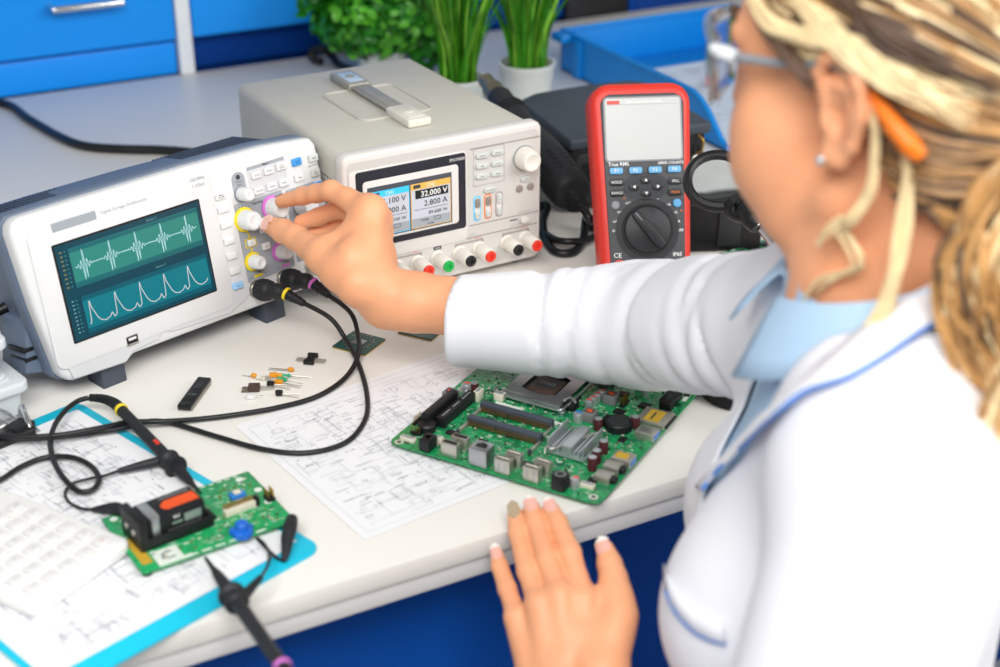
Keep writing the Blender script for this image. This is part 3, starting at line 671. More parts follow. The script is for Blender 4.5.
grass_plant(540, 116, 'potted grass plant in a white pot beside the blue tray', 5, 190, 115, 39, 100)

# ------------------------------------------------------------------ letter tray with papers
TR_ = thing('paper_tray', 'blue plastic letter tray holding drawings, behind the multimeter', 'tray', (900, 705, 0))
A0 = Vector((902, 1045)); 
def side(y): return [(y, 60)]
o = MB(); 
def wall(pts_top, x_in, nx, ny, th=3.): pass
prof = [(353,60),(340,61),(200,61),(40,61),(0,58),(-25,46),(-48,26),(-66,10),(-80,7)]         # side wall outline from the back to the open front
for x0, x1 in ((-2, 1.5), (308.5, 312)):
    v = []; f = []
    for x in (x0, x1):
        for y, z in prof: v.append((x, y, z))
        for y, z in prof[::-1]: v.append((x, y, 1))
    n = len(prof)*2
    f.append(tuple(range(n))); f.append(tuple(range(n, 2*n))[::-1])
    for i in range(n): f.append((i, n+i, n+(i+1) % n, (i+1) % n))
    o.add(v, f, 'tray_blue')
    xr = x0-4 if x0 < 100 else x1+4
    o.tube([((x0+x1)/2, y, z) for y, z in prof], 4.2, 'tray_blue', n=8, k=3)
o.box(-2, 312, 350, 354, 1, 61, 'tray_blue', 1); o.tube([(-2, 352, 61), (312, 352, 61)], 4.2, 'tray_blue', n=8, k=1)
o.box(-2, 312, -80, 354, .5, 4, 'tray_blue', .5); o.box(-22, 0, 318, 352, 50, 62, 'tray_blue', 3)
o.box(-8, 0, 290, 312, 1, 58, 'tray_blue', 2)
o.obj('tray', TR_) if False else None
o.obj('shell', TR_)
for i, (dx, rot, z) in enumerate(((8, .01, 4.6), (14, -.02, 6.2), (14, .02, 7.8))):
    pt = MB(); pt.box(0, 280, 0, 330 if i < 2 else 300, 0, 1.2, 'paper_blue'); schematic(pt, 8, 270, 8, 290, 40+i, 420, .9, 1.35)
    q = pt.obj('drawing_sheet', None, loc=(900+dx, 640+i*6, z)); q.rotation_euler.z = rot
    tag(q, ('printed drawing sheet lowest in the blue tray', 'printed drawing sheet in the middle of the blue tray', 'printed drawing sheet on top in the blue tray')[i], 'paper', 'drawings in the blue tray')
# ================================================================== front of the bench
# ------------------------------------------------------------------ drawings lying on the bench
for i, (dx, dy, rot, z) in enumerate(((5, 6, .172, .3), (0, 0, .147, .75))):
    o = MB(); o.box(0, 297, 0, 210, 0, .3, 'paper'); schematic(o, 12, 287, 12, 198, 7+i, 560, .3, .42)
    o.seg([(7,7),(290,7),(290,203),(7,203),(7,7)], .35, 'pen_soft', .42)
    q = o.obj('circuit_drawing', None, loc=(134.7+dx, 39+dy, z)); q.rotation_euler.z = rot
    tag(q, ('circuit drawing sheet under another one, its edge showing at the side', 'circuit drawing sheet lying under the large green motherboard')[i], 'drawing', 'circuit drawings on the bench')

# ------------------------------------------------------------------ clipboard and its papers
CO, CA, CL, CW = Vector((-7.7, 355, 0)), -1.2325, 331, 228
CR = T(CO.x, CO.y, 0) @ RZ(CA)                 # x runs along the long edge away from the clip, y is negative across
cb = thing('clipboard', 'turquoise clipboard holding printed drawings at the bench front', 'clipboard', CO, RZ(CA))
MB().prism(rrect(CL, CW, 12, 6, CL/2, -CW/2), .4, 3.2, 'cyan', .8, 2).obj('board', cb)
o = MB(); o.M = T(0, -CW/2, 0); o.box(-2, 26, -62, 62, 3.2, 6.4, 'chrome', 1.5, 2); o.tube([(2,-60,6),(-1,-60,14),(2,-60,20),(16,-56,15),(24,-54,7.6)], 2.6, 'chrome', n=10, k=4); o.tube([(2,60,6),(-1,60,14),(2,60,20),(16,56,15),(24,54,7.6)], 2.6, 'chrome', n=10, k=4)
o.tube([(24,-56,7.6),(24,56,7.6)], 4.2, 'black', n=12, k=1); o.tube([(3,-58,10),(3,58,10)], 5, 'steel', n=12, k=1); o.obj('clip', cb)
o = MB(); o.box(20, 44, -66, -34, 3.4, 15, 'black', 3, 2); o.M = Matrix()
for i, (x0, y0, ww, hh, rot, z) in enumerate(((14, -CW+9, 297, 210, .0, 3.4), (16, -CW+8, 296, 208, -.012, 3.9))):
    o = MB(); o.box(0, ww, 0, hh, 0, .3, 'paper'); schematic(o, 10, ww-10, 10, hh-10, 21+i, 620, .35, .42)
    q = o.obj('printed_sheet', None); q.matrix_world = Matrix.Scale(1, 4); m = CR @ T(x0, y0, z) @ RZ(rot); m.translation *= K; q.matrix_world = m
    tag(q, ('lower printed drawing sheet held on the turquoise clipboard', 'upper printed drawing sheet on the turquoise clipboard, under the green board')[i], 'paper', 'sheets on the clipboard')
bcl = thing('binder_clip', 'small black clip with chrome arms gripping the clipboard edge', 'clip', onz(20, 432, 4.8), RZ(-1.0))
o = MB(); o.prism([(-8,-9),(9,-11),(9,11),(-8,9)], 0, 9, 'black', 2, 2); o.obj('jaw', bcl)
MB().tube([(-6,-5,8),(-22,-5,12),(-44,-4,15),(-52,0,15),(-44,4,15),(-22,5,12),(-6,5,8)], 1.5, 'chrome', n=8, k=4).obj('arm', bcl)
MB().tube([(-8,-3,3),(-30,-2,5),(-46,0,6)], 2, 'steel', n=8, k=4).obj('spring_bar', bcl)

# ------------------------------------------------------------------ calculator
kB, kR = Vector((-108.4, 50.6, 0)), Vector((-25.3, 96.3, 0)); kx = (kR-kB).normalized(); kA = math.atan2(kx.y, kx.x)
calc = thing('calculator', 'white desk calculator with a grey green display on the clipboard papers', 'calculator', (kB.x, kB.y, 4.9), RZ(kA+.04))
def shell_poly(w, l): return rrect(w, l, 9, 5, w/2, l/2)
o = MB(); o.prism(shell_poly(97, 172), 0, 11, 'calc_white', 3, 3); o.obj('body', calc)
o = MB(); o.prism(rrect(82, 30, 3, 3, 48, 146), 10.6, 12.4, 'calc_key', 1, 2); o.prism(rrect(74, 22, 1, 2, 48, 146), 12, 12.9, 'calc_lcd', .2, 1); o.obj('display', calc)
for r in range(6):
    for c_ in range(5):
        k = MB(T(15+c_*16.6, 16+r*18, 10.6)); k.prism(rrect(12.6, 11.6, 3, 4), 0, 3.2, 'calc_key', 1, 2)
        k.text(str((r*5+c_*7) % 10) if c_ < 3 and 0 < r < 4 else '+-x÷=%√MC±C'[(r*5+c_) % 11], 0, 0, 5, 'red_print' if (r, c_) == (0, 4) else 'pen_soft', 3.35); k.obj('key', calc)

# ------------------------------------------------------------------ stacked clear boxes at the left
def cbox(name, label, x, y, z, w, d, h, rot, top=None):
    b = thing(name, label, 'box', (x, y, z), RZ(rot), 'small clear storage boxes')
    o = MB(); t = 1.6; v = o.prism(rrect(w, d, 8, 5), 0, 2, 'frosted', .5)
    P0, P1, Q0, Q1 = rrect(w-6, d-6, 8, 5), rrect(w, d, 9, 5), rrect(w-10, d-10, 7, 5), rrect(w-4, d-4, 8, 5); n = len(P0)
    o.add([(p[0], p[1], .3) for p in P0]+[(p[0], p[1], h) for p in P1]+[(p[0], p[1], h) for p in Q1]+[(p[0], p[1], 2) for p in Q0],
          [(k*n+i, k*n+(i+1) % n, (k+1)*n+(i+1) % n, (k+1)*n+i) for k in range(3) for i in range(n)], 'frosted'); o.obj('tub', b)
    o = MB(); o.prism(rrect(w+9, d+9, 10, 6), h-7, h+3, 'frosted', 2.5, 3); o.prism(rrect(w-14, d-14, 7, 5), h+2.6, h+4.4, 'frosted', .8, 2)
    if top: o.prism(rrect(w-26, d-26, 4, 4), h+4.2, h+5.6, top, .3)
    o.obj('lid', b)
    o = MB(); g = random.Random(int(abs(x*7)))
    for i in range(14): o.M = T(g.uniform(-w*.3, w*.3), g.uniform(-d*.3, d*.3), 4+g.uniform(0, 3)) @ RZ(g.uniform(0, 3)); o.box(-4, 4, -2.5, 2.5, -1, 2, g.choice(('slate', 'ink_soft', 'conn_white')), .4)
    o.M = Matrix(); o.obj('small_parts', b)['kind'] = 'stuff'
p = onz(-12, 412); cbox('storage_box', 'clear plastic box with a frosted lid, lower of the two stacked beside the oscilloscope', p.x-13, p.y-6, .3, 74, 62, 34, .25)
cbox('storage_box', 'clear plastic box with a turquoise patch on its lid, stacked on the lower one', p.x-17, p.y-6, 39.5, 62, 50, 36, .25, 'cyan')

# ------------------------------------------------------------------ board with the nine volt battery
P0 = Vector((-37.9, 148.8, 0)); ea = Vector((123, 12.8, 0)).normalized(); ebx = Vector((22.5, -83, 0)).normalized()
BA = math.atan2(ea.y, ea.x); 
def bl(a, b): return P0+ea*a+ebx*b
brd = thing('battery_board', 'green circuit board with a boxy battery, lying on the clipboard', 'circuit board', (P0.x, P0.y, 4.4), RZ(BA))
bw, bh = 123.5, 85
o = MB(); o.box(0, bw, -bh, 0, 3.6, 5.2, 'pcb2', .3); g = random.Random(2)
for i in range(260): x, y = g.uniform(40, 112), -g.uniform(18, 78); o.M = T(x, y, 0); o.lathe([(.55, 5.2), (.5, 5.32)], 'gold', 6) if g.random() < .75 else o.flat(-2.4, 2.4, -.3, .3, 'silk', 5.3)
o.M = Matrix()
for i in range(8): o.flat(14+i*11, 22+i*11, -84.4, -82.4, 'silk', 5.32); o.flat(60+i*7, 64+i*7, -3, -1.4, 'silk', 5.32)
for i in range(60): x, y = g.uniform(5, 118), -g.uniform(5, 80); l = g.uniform(2, 6); o.flat(x, x+l, y, y+.8, 'silk', 5.31)
o.flat(4, 12, -76, -38, 'sticker', 5.34); o.flat(14, 34, -83, -64, 'silk', 5.34); o.text('C', 24, -73.5, 15, 'ink', 5.42, bold=True); o.flat(14, 40, -84.8, -81, 'silk', 5.36)
for x, y in ((112,-8),(118,-30),(117,-50),(8,-6)): o.lathe([(3.2, 5.2), (3.2, 5.35)], 'silk', 20, T(x, y, 0))
o.obj('circuit_plate', brd)
for x, y in ((5,-5),(118,-5),(5,-80),(118,-80)): MB().lathe([(4, .1), (4, 3.6)], 'black_matte', 16, T(x, y, 0)).obj('rubber_foot', brd)
HB = T(9, -62, 5.2) @ RZ(R(4))
o = MB(HB); o.box(0, 58, 0, 34, 0, 3, 'black', 1); o.box(0, 7, 0, 34, 0, 26, 'black', 1.2); o.box(6, 58, 0, 3.4, 0, 9, 'black', 1); o.box(6, 58, 30.6, 34, 0, 13, 'black', 1); o.box(57, 60, 0, 34, 0, 10, 'black', 1); o.box(50, 66, 8, 22, 0, 2.4, 'black', .6)
for y in (11, 23): o.lathe([(2.6, 0), (2.6, .8), (1.8, 1.2)], 'tin', 16, Matrix(((0,0,-1,0),(1,0,0,y),(0,1,0,13),(0,0,0,1)))) 
o.lathe([(1.6, 2.4), (1.6, 3)], 'tin', 12, T(61, 15, 0)); o.obj('battery_holder', brd)
o = MB(HB @ T(8, 4, 3.2)); o.prism(rrect(48, 26, 2.5, 4, 24, 13), 0, 20, 'black', 1.2, 2); o.prism(rrect(9, 26.3, 2.4, 4, 7, 13), -.1, 20.15, 'batt_silver', 1, 2); o.prism([(17,8),(20,5.5),(46,5.5),(46,17.5),(22,17.5),(17,13)], 19.9, 20.25, 'batt_orange', .1, 1)
o.M = HB @ T(8, 4, 3.2) @ PANEL; o.flat(16, 44, 4, 6, 'batt_silver', .12); o.flat(30, 44, 8, 15, 'batt_silver', .12); o.flat(20, 28, 9, 11, 'batt_silver', .12); o.text('9V', 24, 15, 5, 'white_print', .15)
o.M = HB @ T(8, 4, 3.2); o.flat(20, 44, 20.5, 22, 'batt_silver', 20.3); o.obj('battery', brd)
o = MB(T(81.3, -84+4, 5.2)); o.lathe([(8,0),(8,4),(7,5),(5.2,5.4),(5,10),(4,11),(.3,11)], 'pot_blue', 28)
for a in range(3): o.M = T(81.3, -80, 5.2) @ RZ(a*2.1+.4); o.box(3, 9.4, -3, 3, 0, 5, 'pot_blue', 1)
o.obj('trimmer_knob', brd)
o = MB(T(93.8, -50, 5.2) @ RZ(R(3))); o.box(-14, 12, -3, 2.5, 0, 6, 'conn_white', .4); o.box(12, 15.5, -3, 3, 0, 8, 'black', .5)
for i in range(12): o.box(-13+i*2.1, -12.2+i*2.1, 3, 3.8, 0, 9, 'gold', .1); o.box(-13+i*2.1, -12.2+i*2.1, -2, 3.8, 7.4, 8.2, 'gold', .1)
o.obj('pin_header', brd)
o = MB(T(99.7, -31, 5.2)); o.box(-6, 6, -4, 4, 0, 4, 'usb_blue', .6); o.box(-3, 3, -2.6, 2.6, 4, 6, 'conn_white', .6); o.obj('push_button', brd)
o = MB(T(119.5, -47, 5.2)); o.box(-3.4, 3.4, -5, 4, 0, 3, 'black', .3)
for i in range(4): o.box(-2.6, -1.8, -4+i*2.3, -3.2+i*2.3, 3, 10, 'gold', .1); o.box(1.8, 2.6, -4+i*2.3, -3.2+i*2.3, 3, 10, 'gold', .1)
o.obj('jumper_pins', brd)
o = MB()
for i in range(70):
    x, y = g.uniform(6, 116), -g.uniform(4, 80)
    if x < 74 and -66 < y < -24: continue
    o.M = T(x, y, 5.2) @ RZ(g.choice((0, PI/2))); o.box(-1, 1, -.6, .6, 0, .7, g.choice(('conn_white', 'ink', 'gold', 'coil_grey')), .1)
o.M = Matrix(); o.obj('surface_parts', brd)['kind'] = 'stuff'

# ------------------------------------------------------------------ oscilloscope probes
def probe(label, ring, sock_u, tip, rings, tail_pts, cable_pts, lead_pts, clip_end, collar_d):
    SW = lambda u, v, d: SR @ Vector((u, -d, v)) + Vector((-2.27, 365.32, 54.52))
    b0 = SW(sock_u, -13, 3); pr = thing('oscilloscope_probe', label, 'probe', tip, None, 'oscilloscope probes')
    # connector on the instrument
    I = Matrix.Translation(-Vector(tip)); c0, c1, c2 = SW(sock_u, -13, 2), SW(sock_u, -13, 18), SW(sock_u+4, -14, 26)
    dirn = (SR @ Vector((.25, -1, -.05))).normalized()
    o = MB(I @ frame(c0, dirn)); o.lathe([(9.6,2),(10.4,4),(10.4,14),(9.6,17),(8.4,18),(7.6,22),(8,23),(8,29),(6.6,32),(6.2,33)], 'rubber', 28)
    for i in range(16):
        a = 2*PI*i/16; o.cyl((10.3*math.cos(a), 10.3*math.sin(a), 5), (10.3*math.cos(a), 10.3*math.sin(a), 13), .7, 'black', n=6)
    con = o.obj('connector', pr)
    e = c0+dirn*33; d2 = (Vector(cable_pts[0])-e).normalized(); s_ = MB(I)
    s_.tube([e-dirn*2, e+d2*6, e+d2*24], [6, 5, 3.2], 'rubber', n=14, k=3)
    for i in range(6): q = e+d2*(5+i*3.4); s_.tube([q, q+d2*1.6], 5.6-i*.42, 'black', n=14, k=1)
    s_.obj('strain_relief', con)
    MB(I @ frame(e+d2*1.5, d2)).lathe([(6.1, 0), (6.5, .6), (6.5, 2.4), (6.1, 3)], ring, 24).obj('colour_ring', con)
    MB(I).tube([e+d2*20]+list(cable_pts), 2.35, 'cable', n=10).obj('cable', pr)
    # handle, collars and tip
    t0 = Vector(tip); t1 = Vector(rings[0]); ax_ = (t1-t0).normalized(); Lh = (t1-t0).length; B = MB(I)
    Fh = frame(t0, ax_); B.M = I @ Fh
    D = collar_d
    B.lathe([(.7,0),(1.1,3),(1.9,D*.32),(3.6,D*.5),(5.2,D*.9),(5.4,D)], 'rubber', 24)
    B.lathe([(5,D),(9.4,D+.6),(9.8,D+2),(9.4,D+4),(6.2,D+6),(5.6,D+10),(6.8,D+12),(8.8,D+13.4),(9,D+15.5),(8,D+17.4),(5.4,D+20)], 'rubber', 32)
    B.obj('tip_guard', pr)
    B = MB(I @ Fh); B.lathe([(5.2,D+19),(5.2,D+24),(4.8,Lh-14),(5.2,Lh-4),(5,Lh)], 'rubber', 24); B.obj('grip', pr)
    if label.startswith('black probe with a yellow'): MB(I @ Fh).box(-1.6, 1.6, -5.7, -4.6, D+34, D+42, 'red', .3).obj('range_switch', pr)
    MB(I @ Fh).lathe([(5.2, Lh-9), (5.9, Lh-8.4), (5.9, Lh-5.6), (5.2, Lh-5)], ring, 24).obj('colour_ring', pr)
    tl = MB(I); tl.tube([t1-ax_*2]+[Vector(p) for p in tail_pts], [4.9, 4.4, 3.4, 2.6], 'rubber', n=14)
    TP = spline([t1]+[Vector(p) for p in tail_pts], 8); nn = len(TP)
    for i in range(1, nn-1, 1):
        if i % 2: q = TP[i]; dd = (TP[i+1]-TP[i]); tl.tube([q, q+dd*.7], 5.3-1.9*i/nn, 'black', n=12, k=1)
    tl.obj('strain_relief', pr)
    # ground lead
    LP = [Vector(p) for p in lead_pts]; cpos = t0+ax_*(D+17)
    lb = MB(I); lb.tube([cpos, cpos+(LP[0]-cpos)*.5, LP[0]], [4.2, 3.6, 2.2], 'rubber', n=12); lb.obj('lead_boot', pr)
    MB(I).tube(LP, 1.25, 'cable', n=8).obj('ground_lead', pr)
    ce = [Vector(p) for p in clip_end]; mb_ = MB(I); mb_.tube(ce, [1.8, 3.6, 5., 5.4, 4.6], 'rubber', n=14); mb_.obj('alligator_clip', pr)
    return pr
def path(l): return [onz(*p) for p in l]
tipY = bl(76, 11)+Vector((0, 0, 10.6))
ringY = onz(124, 413, 14)
cabA = path([(330,318,30),(346,340,12),(359,365,4.5),(367,395,3.6),(365,420,3.6),(345,443,3.6),(305,453,3.6),(262,449,3.6),(215,436,3.6),(175,424,3.6),(152,421,3.6),(128,427,8.5),(92,433,10),(45,438,10),(0,440,10),(-40,446,8),(-75,462,8),(-60,486,8),(-25,490,8),(0,480,8),(20,467.5,8),(40,459,8),(60,456.5,9),(78,459,9.5),(93,468,9.5),(99,480,9.5),(92,490,9.5),(78,491,9.5),(66,481,12),(56,466,13),(51,450,13),(51,437,14.5),(56,423,15),(66,410,15),(78,401,15),(88,398,15)])
probe('black probe with a yellow ring, its tip touching the green board', 'yellow', 199, tipY, (onz(118, 406.5, 15),),
      [onz(112,402,15.5), onz(102,398.6,15.5), onz(90,397.7,15)], cabA, path([(118,471,9.6),(105,475.5,9.6),(88,479,9.8),(72,484,9.8),(65,493,7),(69,502,7),(80,508,7),(92,509.5,7.5)]),
      [onz(92,509.6,8), onz(103,509,9), onz(112,508.5,11), onz(117,509,12.5), onz(123,511,13)], 44)
tipV = onz(205, 557, 8)
r1 = onz(286, 672, 44)
cabB = path([(350,312,26),(358,335,12),(358,356,8.6),(345,378,4.2),(318,396,3.6),(280,407,3.6),(240,414,3.6),(200,419,3.6),(160,421.5,8.),(130,422,9),(100,428,15),(60,435,15),(25,437,15),(0,436,15),(-40,434,12),(-90,430,8)])+[Vector(q_) for q_ in ((-190,300,6),(-215,150,6),(-195,20,8),(-130,-60,-20),(-60,-130,-40),(-20,-150,-20))]+[onz(312,724,26)]
probe('black probe with a violet ring, reaching over the bench edge', 'pink', 232.7, tipV, (r1,), [onz(296,690,42), onz(304,706,36), onz(312,724,26)], cabB,
      path([(261,577,24),(268,565,16),(269,553,10),(264,544,8),(257,538,7),(266,548,6.5),(276,557,5.5),(284,561,5.5)]), [onz(284,561,6.), onz(286,551,9), onz(287.5,538,13), onz(290,528,16), onz(292,519,15)], 70)

# ------------------------------------------------------------------ loose components
cpu = thing('processor_chip', 'square green processor chip beside the crossing probe cables', 'chip', onz(332, 347.9, .3), RZ(X_CH := -.979))
o = MB(); o.prism(rrect(37.5, 37.5, 1, 2, 18.75, 18.75), 0, .9, 'sticker', .1, 1); o.prism(rrect(37.5, 37.5, 1, 2, 18.75, 18.75), .9, 2.1, 'pcb_dark', .2, 1)
g = random.Random(8)
for i in range(26):
    a, r = g.uniform(0, 2*PI), g.uniform(11, 16); x, y = 18.75+r*math.cos(a), 18.75+r*math.sin(a); o.box(x-.8, x+.8, y-.5, y+.5, 2.1, 2.6, 'tin', .1)
o.obj('substrate', cpu)
o = MB(); o.box(12.5, 25, 13.5, 24, 2.1, 3., 'steel', .2); o.text('i5', 18.75, 18.75, 4, 'ink_soft', 3.1); o.obj('die', cpu)
c2 = dup(cpu, 'square green processor chip half hidden under the reaching forearm', onz(398, 334, .3), -.95)
for q in (cpu, c2): q['group'] = 'loose processor chips'
# memory chip in a long black package
dp = thing('memory_chip', 'long black chip package lying in front of the oscilloscope', 'chip', onz(195, 397, .3), RZ(math.atan2(44.8, 34.2)))
o = MB(); o.box(-27, 27, -6.2, 6.2, 1.6, 6.2, 'black', .8); o.box(-27.6, -20, -5, 5, 6, 6.5, 'black', .2); o.prism(rrect(12, 8, 1, 2, 10, 0), 6.1, 6.6, 'meter_dark', .1); o.text('M27C', -6, 0, 3.4, 'ink_soft', 6.35, rot=PI/2); o.obj('package', dp)
o = MB()
for i in range(20):
    for s_ in (-1, 1): o.box(-25.4+i*2.54, -24.4+i*2.54, s_*6.4-.3, s_*6.4+.3, 0, 4, 'tin', .08)
o.obj('pins', dp)
# two pole power transistor with flat leads
ft = thing('flange_transistor', 'black notched transistor with two flat grey leads', 'transistor', onz(311, 361, .3), RZ(-.65))
o = MB(); o.prism([(-5,-9),(5,-9),(5,-6),(3.5,-4),(3.5,4),(5,6),(5,9),(-5,9),(-5,6),(-3.5,4),(-3.5,-4),(-5,-6)], .6, 4.6, 'black', .6, 2); o.M = RZ(0)
o.obj('package', ft)
o = MB(); o.box(3, 14, -3.6, 3.6, .9, 1.3, 'pale_pin'); o.box(-14, -3, -3.6, 3.6, .9, 1.3, 'pale_pin'); o.obj('flat_lead', ft)
# TO-220 style transistor
tp = thing('power_transistor', 'brown tabbed power transistor among the loose parts', 'transistor', onz(254, 390, .3), RZ(-.42))
MB().box(-5, 5.4, -5, 5, .4, 5, 'comp_brown', .5).obj('package', tp)
MB().prism([(-11,-4.6),(-4,-4.6),(-4,4.6),(-11,4.6),(-11,1.6),(-8.4,1.6),(-8.4,-1.6),(-11,-1.6)], .2, 1.5, 'nozzle', .2).obj('tab', tp)
for y in (-2.5, 0, 2.5): MB().box(5.2, 19, y-.45, y+.45, 1.6, 2.2, 'lead', .1).obj('lead', tp)
def loose(name, label, cat, px, py, rot, m, shape, leads=2, ll=22, group='loose components on the bench'):
    t = thing(name, label, cat, onz(px, py, .3), RZ(rot-.45), group); o = MB()
    if shape == 'bead': o.ell((0, 0, 2.2), (3.2, 2.4, 2.2), m, 18)
    elif shape == 'tube': o.lathe([(1.2,-4.6),(1.9,-3.8),(1.9,-2.4),(1.5,-1.8),(1.5,1.8),(1.9,2.4),(1.9,3.8),(1.2,4.6)], m, 18, T(0, 0, 2) @ Matrix.Rotation(PI/2, 4, 'Y'))
    elif shape == 'can': o.prism([(-2.2+2.4*math.cos(a), 2.4*math.sin(a)) for a in [R(x) for x in range(60, 301, 20)]]+[(2,-2.1),(2,2.1)], .3, 5, m, .5)
    elif shape == 'block': o.box(-3.6, 3.6, -2.4, 2.4, .2, 4, m, .6)
    o.obj('body', t)
    for i in range(leads):
        y = (i-(leads-1)/2)*1.5
        if shape == 'tube' and leads == 2: s_ = -1 if i else 1; MB().tube([(s_*4.4, 0, 2), (s_*8, 0, 1.9), (s_*ll, s_*1.5, .6)], .38, 'lead', n=6, k=3).obj('lead', t)
        else: MB().tube([(2, y, 1.6), (8, y*1.6, 1.2), (ll, y*2.4, .6)], .42, 'lead', n=6, k=3).obj('lead', t)
    return t
loose('ceramic_capacitor', 'orange bead capacitor at the far left of the loose parts', 'capacitor', 254, 377.5, -.45, 'comp_orange', 'bead')
loose('ceramic_capacitor', 'orange bead capacitor alone behind the other loose parts', 'capacitor', 291, 371.5, 2.9, 'comp_orange', 'bead')
loose('ceramic_capacitor', 'larger orange capacitor touching a smaller one in the middle of the parts', 'capacitor', 273.5, 377, .1, 'comp_orange', 'block')
loose('ceramic_capacitor', 'small orange capacitor beside the green ended resistor', 'capacitor', 280, 377.5, -.1, 'comp_orange', 'bead', ll=26)
loose('ceramic_capacitor', 'orange capacitor in front, next to the black three leg transistor', 'capacitor', 279, 384, -.35, 'comp_orange', 'block')
loose('resistor', 'small green resistor with long wires behind the other parts', 'resistor', 286, 377.5, -.15, 'comp_green', 'tube', ll=24)
loose('resistor', 'small green resistor lying beside the front orange capacitor', 'resistor', 282.5, 381, -.4, 'comp_green', 'tube', ll=20)
loose('resistor', 'beige resistor with wires lying across the orange capacitors', 'resistor', 261, 380, -.5, 'conn_white', 'tube', ll=20)
loose('small_transistor', 'small black transistor beside the brown tabbed one', 'transistor', 272, 386.5, -.2, 'black', 'can', 3, 18)
loose('small_transistor', 'small black transistor lying alone nearest the drawing sheet', 'transistor', 280.5, 395.5, -.15, 'black', 'can', 3, 18)
loose('film_capacitor', 'tiny white block component in front of the brown transistor', 'capacitor', 250.5, 398.5, .2, 'key_white', 'block', 2, 12)
# green plug-in card behind the sleeve
gc = thing('plug_in_card', 'narrow green card with dark chips lying before the black holder', 'circuit card', onz(688, 267, .4), RZ(.12))
o = MB(); o.box(-4, 122, -26, 2, 2.2, 3.8, 'pcb', .2); 
for i in range(9): o.flat(i*12+2, i*12+8, -1.6, .6, 'silk', 3.95)
o.obj('circuit_plate', gc)
for i in range(6): MB().box(4+i*19, 17+i*19, -17, -6, 3.8, 5.2, 'black', .2).obj('memory_package', gc)
MB().box(-3, 121, -25.8, -22.4, 1.8, 4.2, 'gold', .1).obj('edge_contacts', gc)
MB().box(0, 118, -20, -4, 0, 2.2, 'black_matte', .3).obj('backing', gc)

# ------------------------------------------------------------------ motherboard
MBW, MBD = 196.7, 224.
mbd = thing('motherboard', 'large green motherboard with sockets and ports on the bench front', 'motherboard', (205.29, 154.39, 1.4), RZ(-.9927))
zt = 5.2
o = MB(); o.prism(rrect(MBW, MBD, 7, 5, MBW/2, MBD/2), zt-1.6, zt, 'pcb', .2, 1); g = random.Random(5)
for i in range(1500):
    x, y = g.uniform(6, MBW-6), g.uniform(6, MBD-6); k = g.random()
    if k < .3: o.flat(x, min(x+g.uniform(1, 5), MBW-4), y, y+g.uniform(.4, 1.), 'silk', zt+.05)
    elif k < .8: o.M = T(x, y, zt); o.lathe([(.6, 0), (.55, .1)], 'pad', 6); o.M = Matrix()
    else:
        l = g.uniform(6, 26); 
        o.seg([(min(x+dx_, MBW-4), min(y+dy_+j*1.3, MBD-4)) for dx_, dy_ in (((0,0),(l*.5,0),(l*.8,l*.3),(l,l*.3)) if g.random() < .5 else ((0,0),(0,l),(l*.2,l*1.2)))] if True else [], .5, 'trace_light' if g.random() < .6 else 'pcb_dark', zt+.04) if False else [o.seg([(min(x+dx_, MBW-4), min(y+dy_+j*1.3, MBD-4)) for dx_, dy_ in ((0,0),(l*.5,0),(l*.8,l*.3),(l,l*.3))], .5, tm_, zt+.04) for tm_ in [g.choice(('trace_light','trace_light','pcb_dark'))] for j in range(g.randint(2, 6))]
for x, y in ((8,5),(8,216),(189,216),(188,8),(90,216),(8,110)): o.lathe([(4, zt), (4, zt+.08), (1.8, zt+.1), (1.8, zt-.5)], 'pad', 20, T(x, y, 0))
o.flat(46, 74, 99, 106, 'silk', zt+.08); o.flat(78, 116, 94, 100, 'silk', zt+.08); o.flat(189, 193, 186, 204, 'silk', zt+.08)
for j in range(7): o.flat(183, 187.5, 187+j*3, 188+j*3, 'silk', zt+.08)
o.obj('circuit_plate', mbd)
for x, y in ((8,8),(8,214),(188,214),(186,12)): MB().lathe([(2.4, -1), (2.4, zt-1.6)], 'tin', 12, T(x, y, 0)).obj('standoff', mbd)
def at(x, y, r=0): return T(x, y, zt) @ RZ(R(r))
def part(name, mb): return mb.obj(name, mbd)
# dc jack, headers, front connectors
o = MB(at(35, 8)); o.box(-5, 5, -7, 7, 0, 11, 'black', .8); o.lathe([(3.6, 11), (3.6, 11.6), (2.6, 11.6), (2.6, 9)], 'black', 20); o.box(-5.3, -4.6, -3, 3, 2, 5, 'tin', .1); part('power_jack', o)
for x, y, nx, ny, w in ((4.6, 40, 1, 5, 0), (147.7, 155, 2, 5, 0), (190, 203, 2, 6, 0), (14, 22, 4, 1, 0)):
    o = MB(at(x, y)); o.box(-nx*1.3, nx*1.3, -ny*1.3, ny*1.3, 0, 2.6, 'black', .3)
    for i in range(nx):
        for j in range(ny): o.box(-nx*1.3+i*2.54+.9, -nx*1.3+i*2.54+1.6, -ny*1.3+j*2.54+.9, -ny*1.3+j*2.54+1.6, 2.6, 8.5, 'gold', .1)
    part('pin_header', o)
for x, y, w, d, h in ((14, 10, 14, 5, 4), (30.6, 101, 5.4, 10, 10), (38, 20, 7, 5, 6), (47, 110, 9, 7, 7), (150, 88, 5, 4, 5), (178, 18, 12, 5, 4)):
    o = MB(at(x, y)); o.box(-w/2, w/2, -d/2, d/2, 0, h, 'conn_white', .5); o.box(-w/2+1, w/2-1, -d/2+1, d/2-1, h-.2, h+.1, 'ink_soft', .1); part('white_connector', o)
o = MB(at(14.5, 61)); o.box(-3.8, 3.8, -25, 25, 0, 13, 'black', .8); o.box(-1, 1, -23, 23, 12.9, 13.2, 'meter_dark', .1); o.lathe([(8, 0), (8, 6), (6.8, 7.4), (2, 7.6)], 'black', 24, T(4, -28, 0)); part('tall_slot', o)
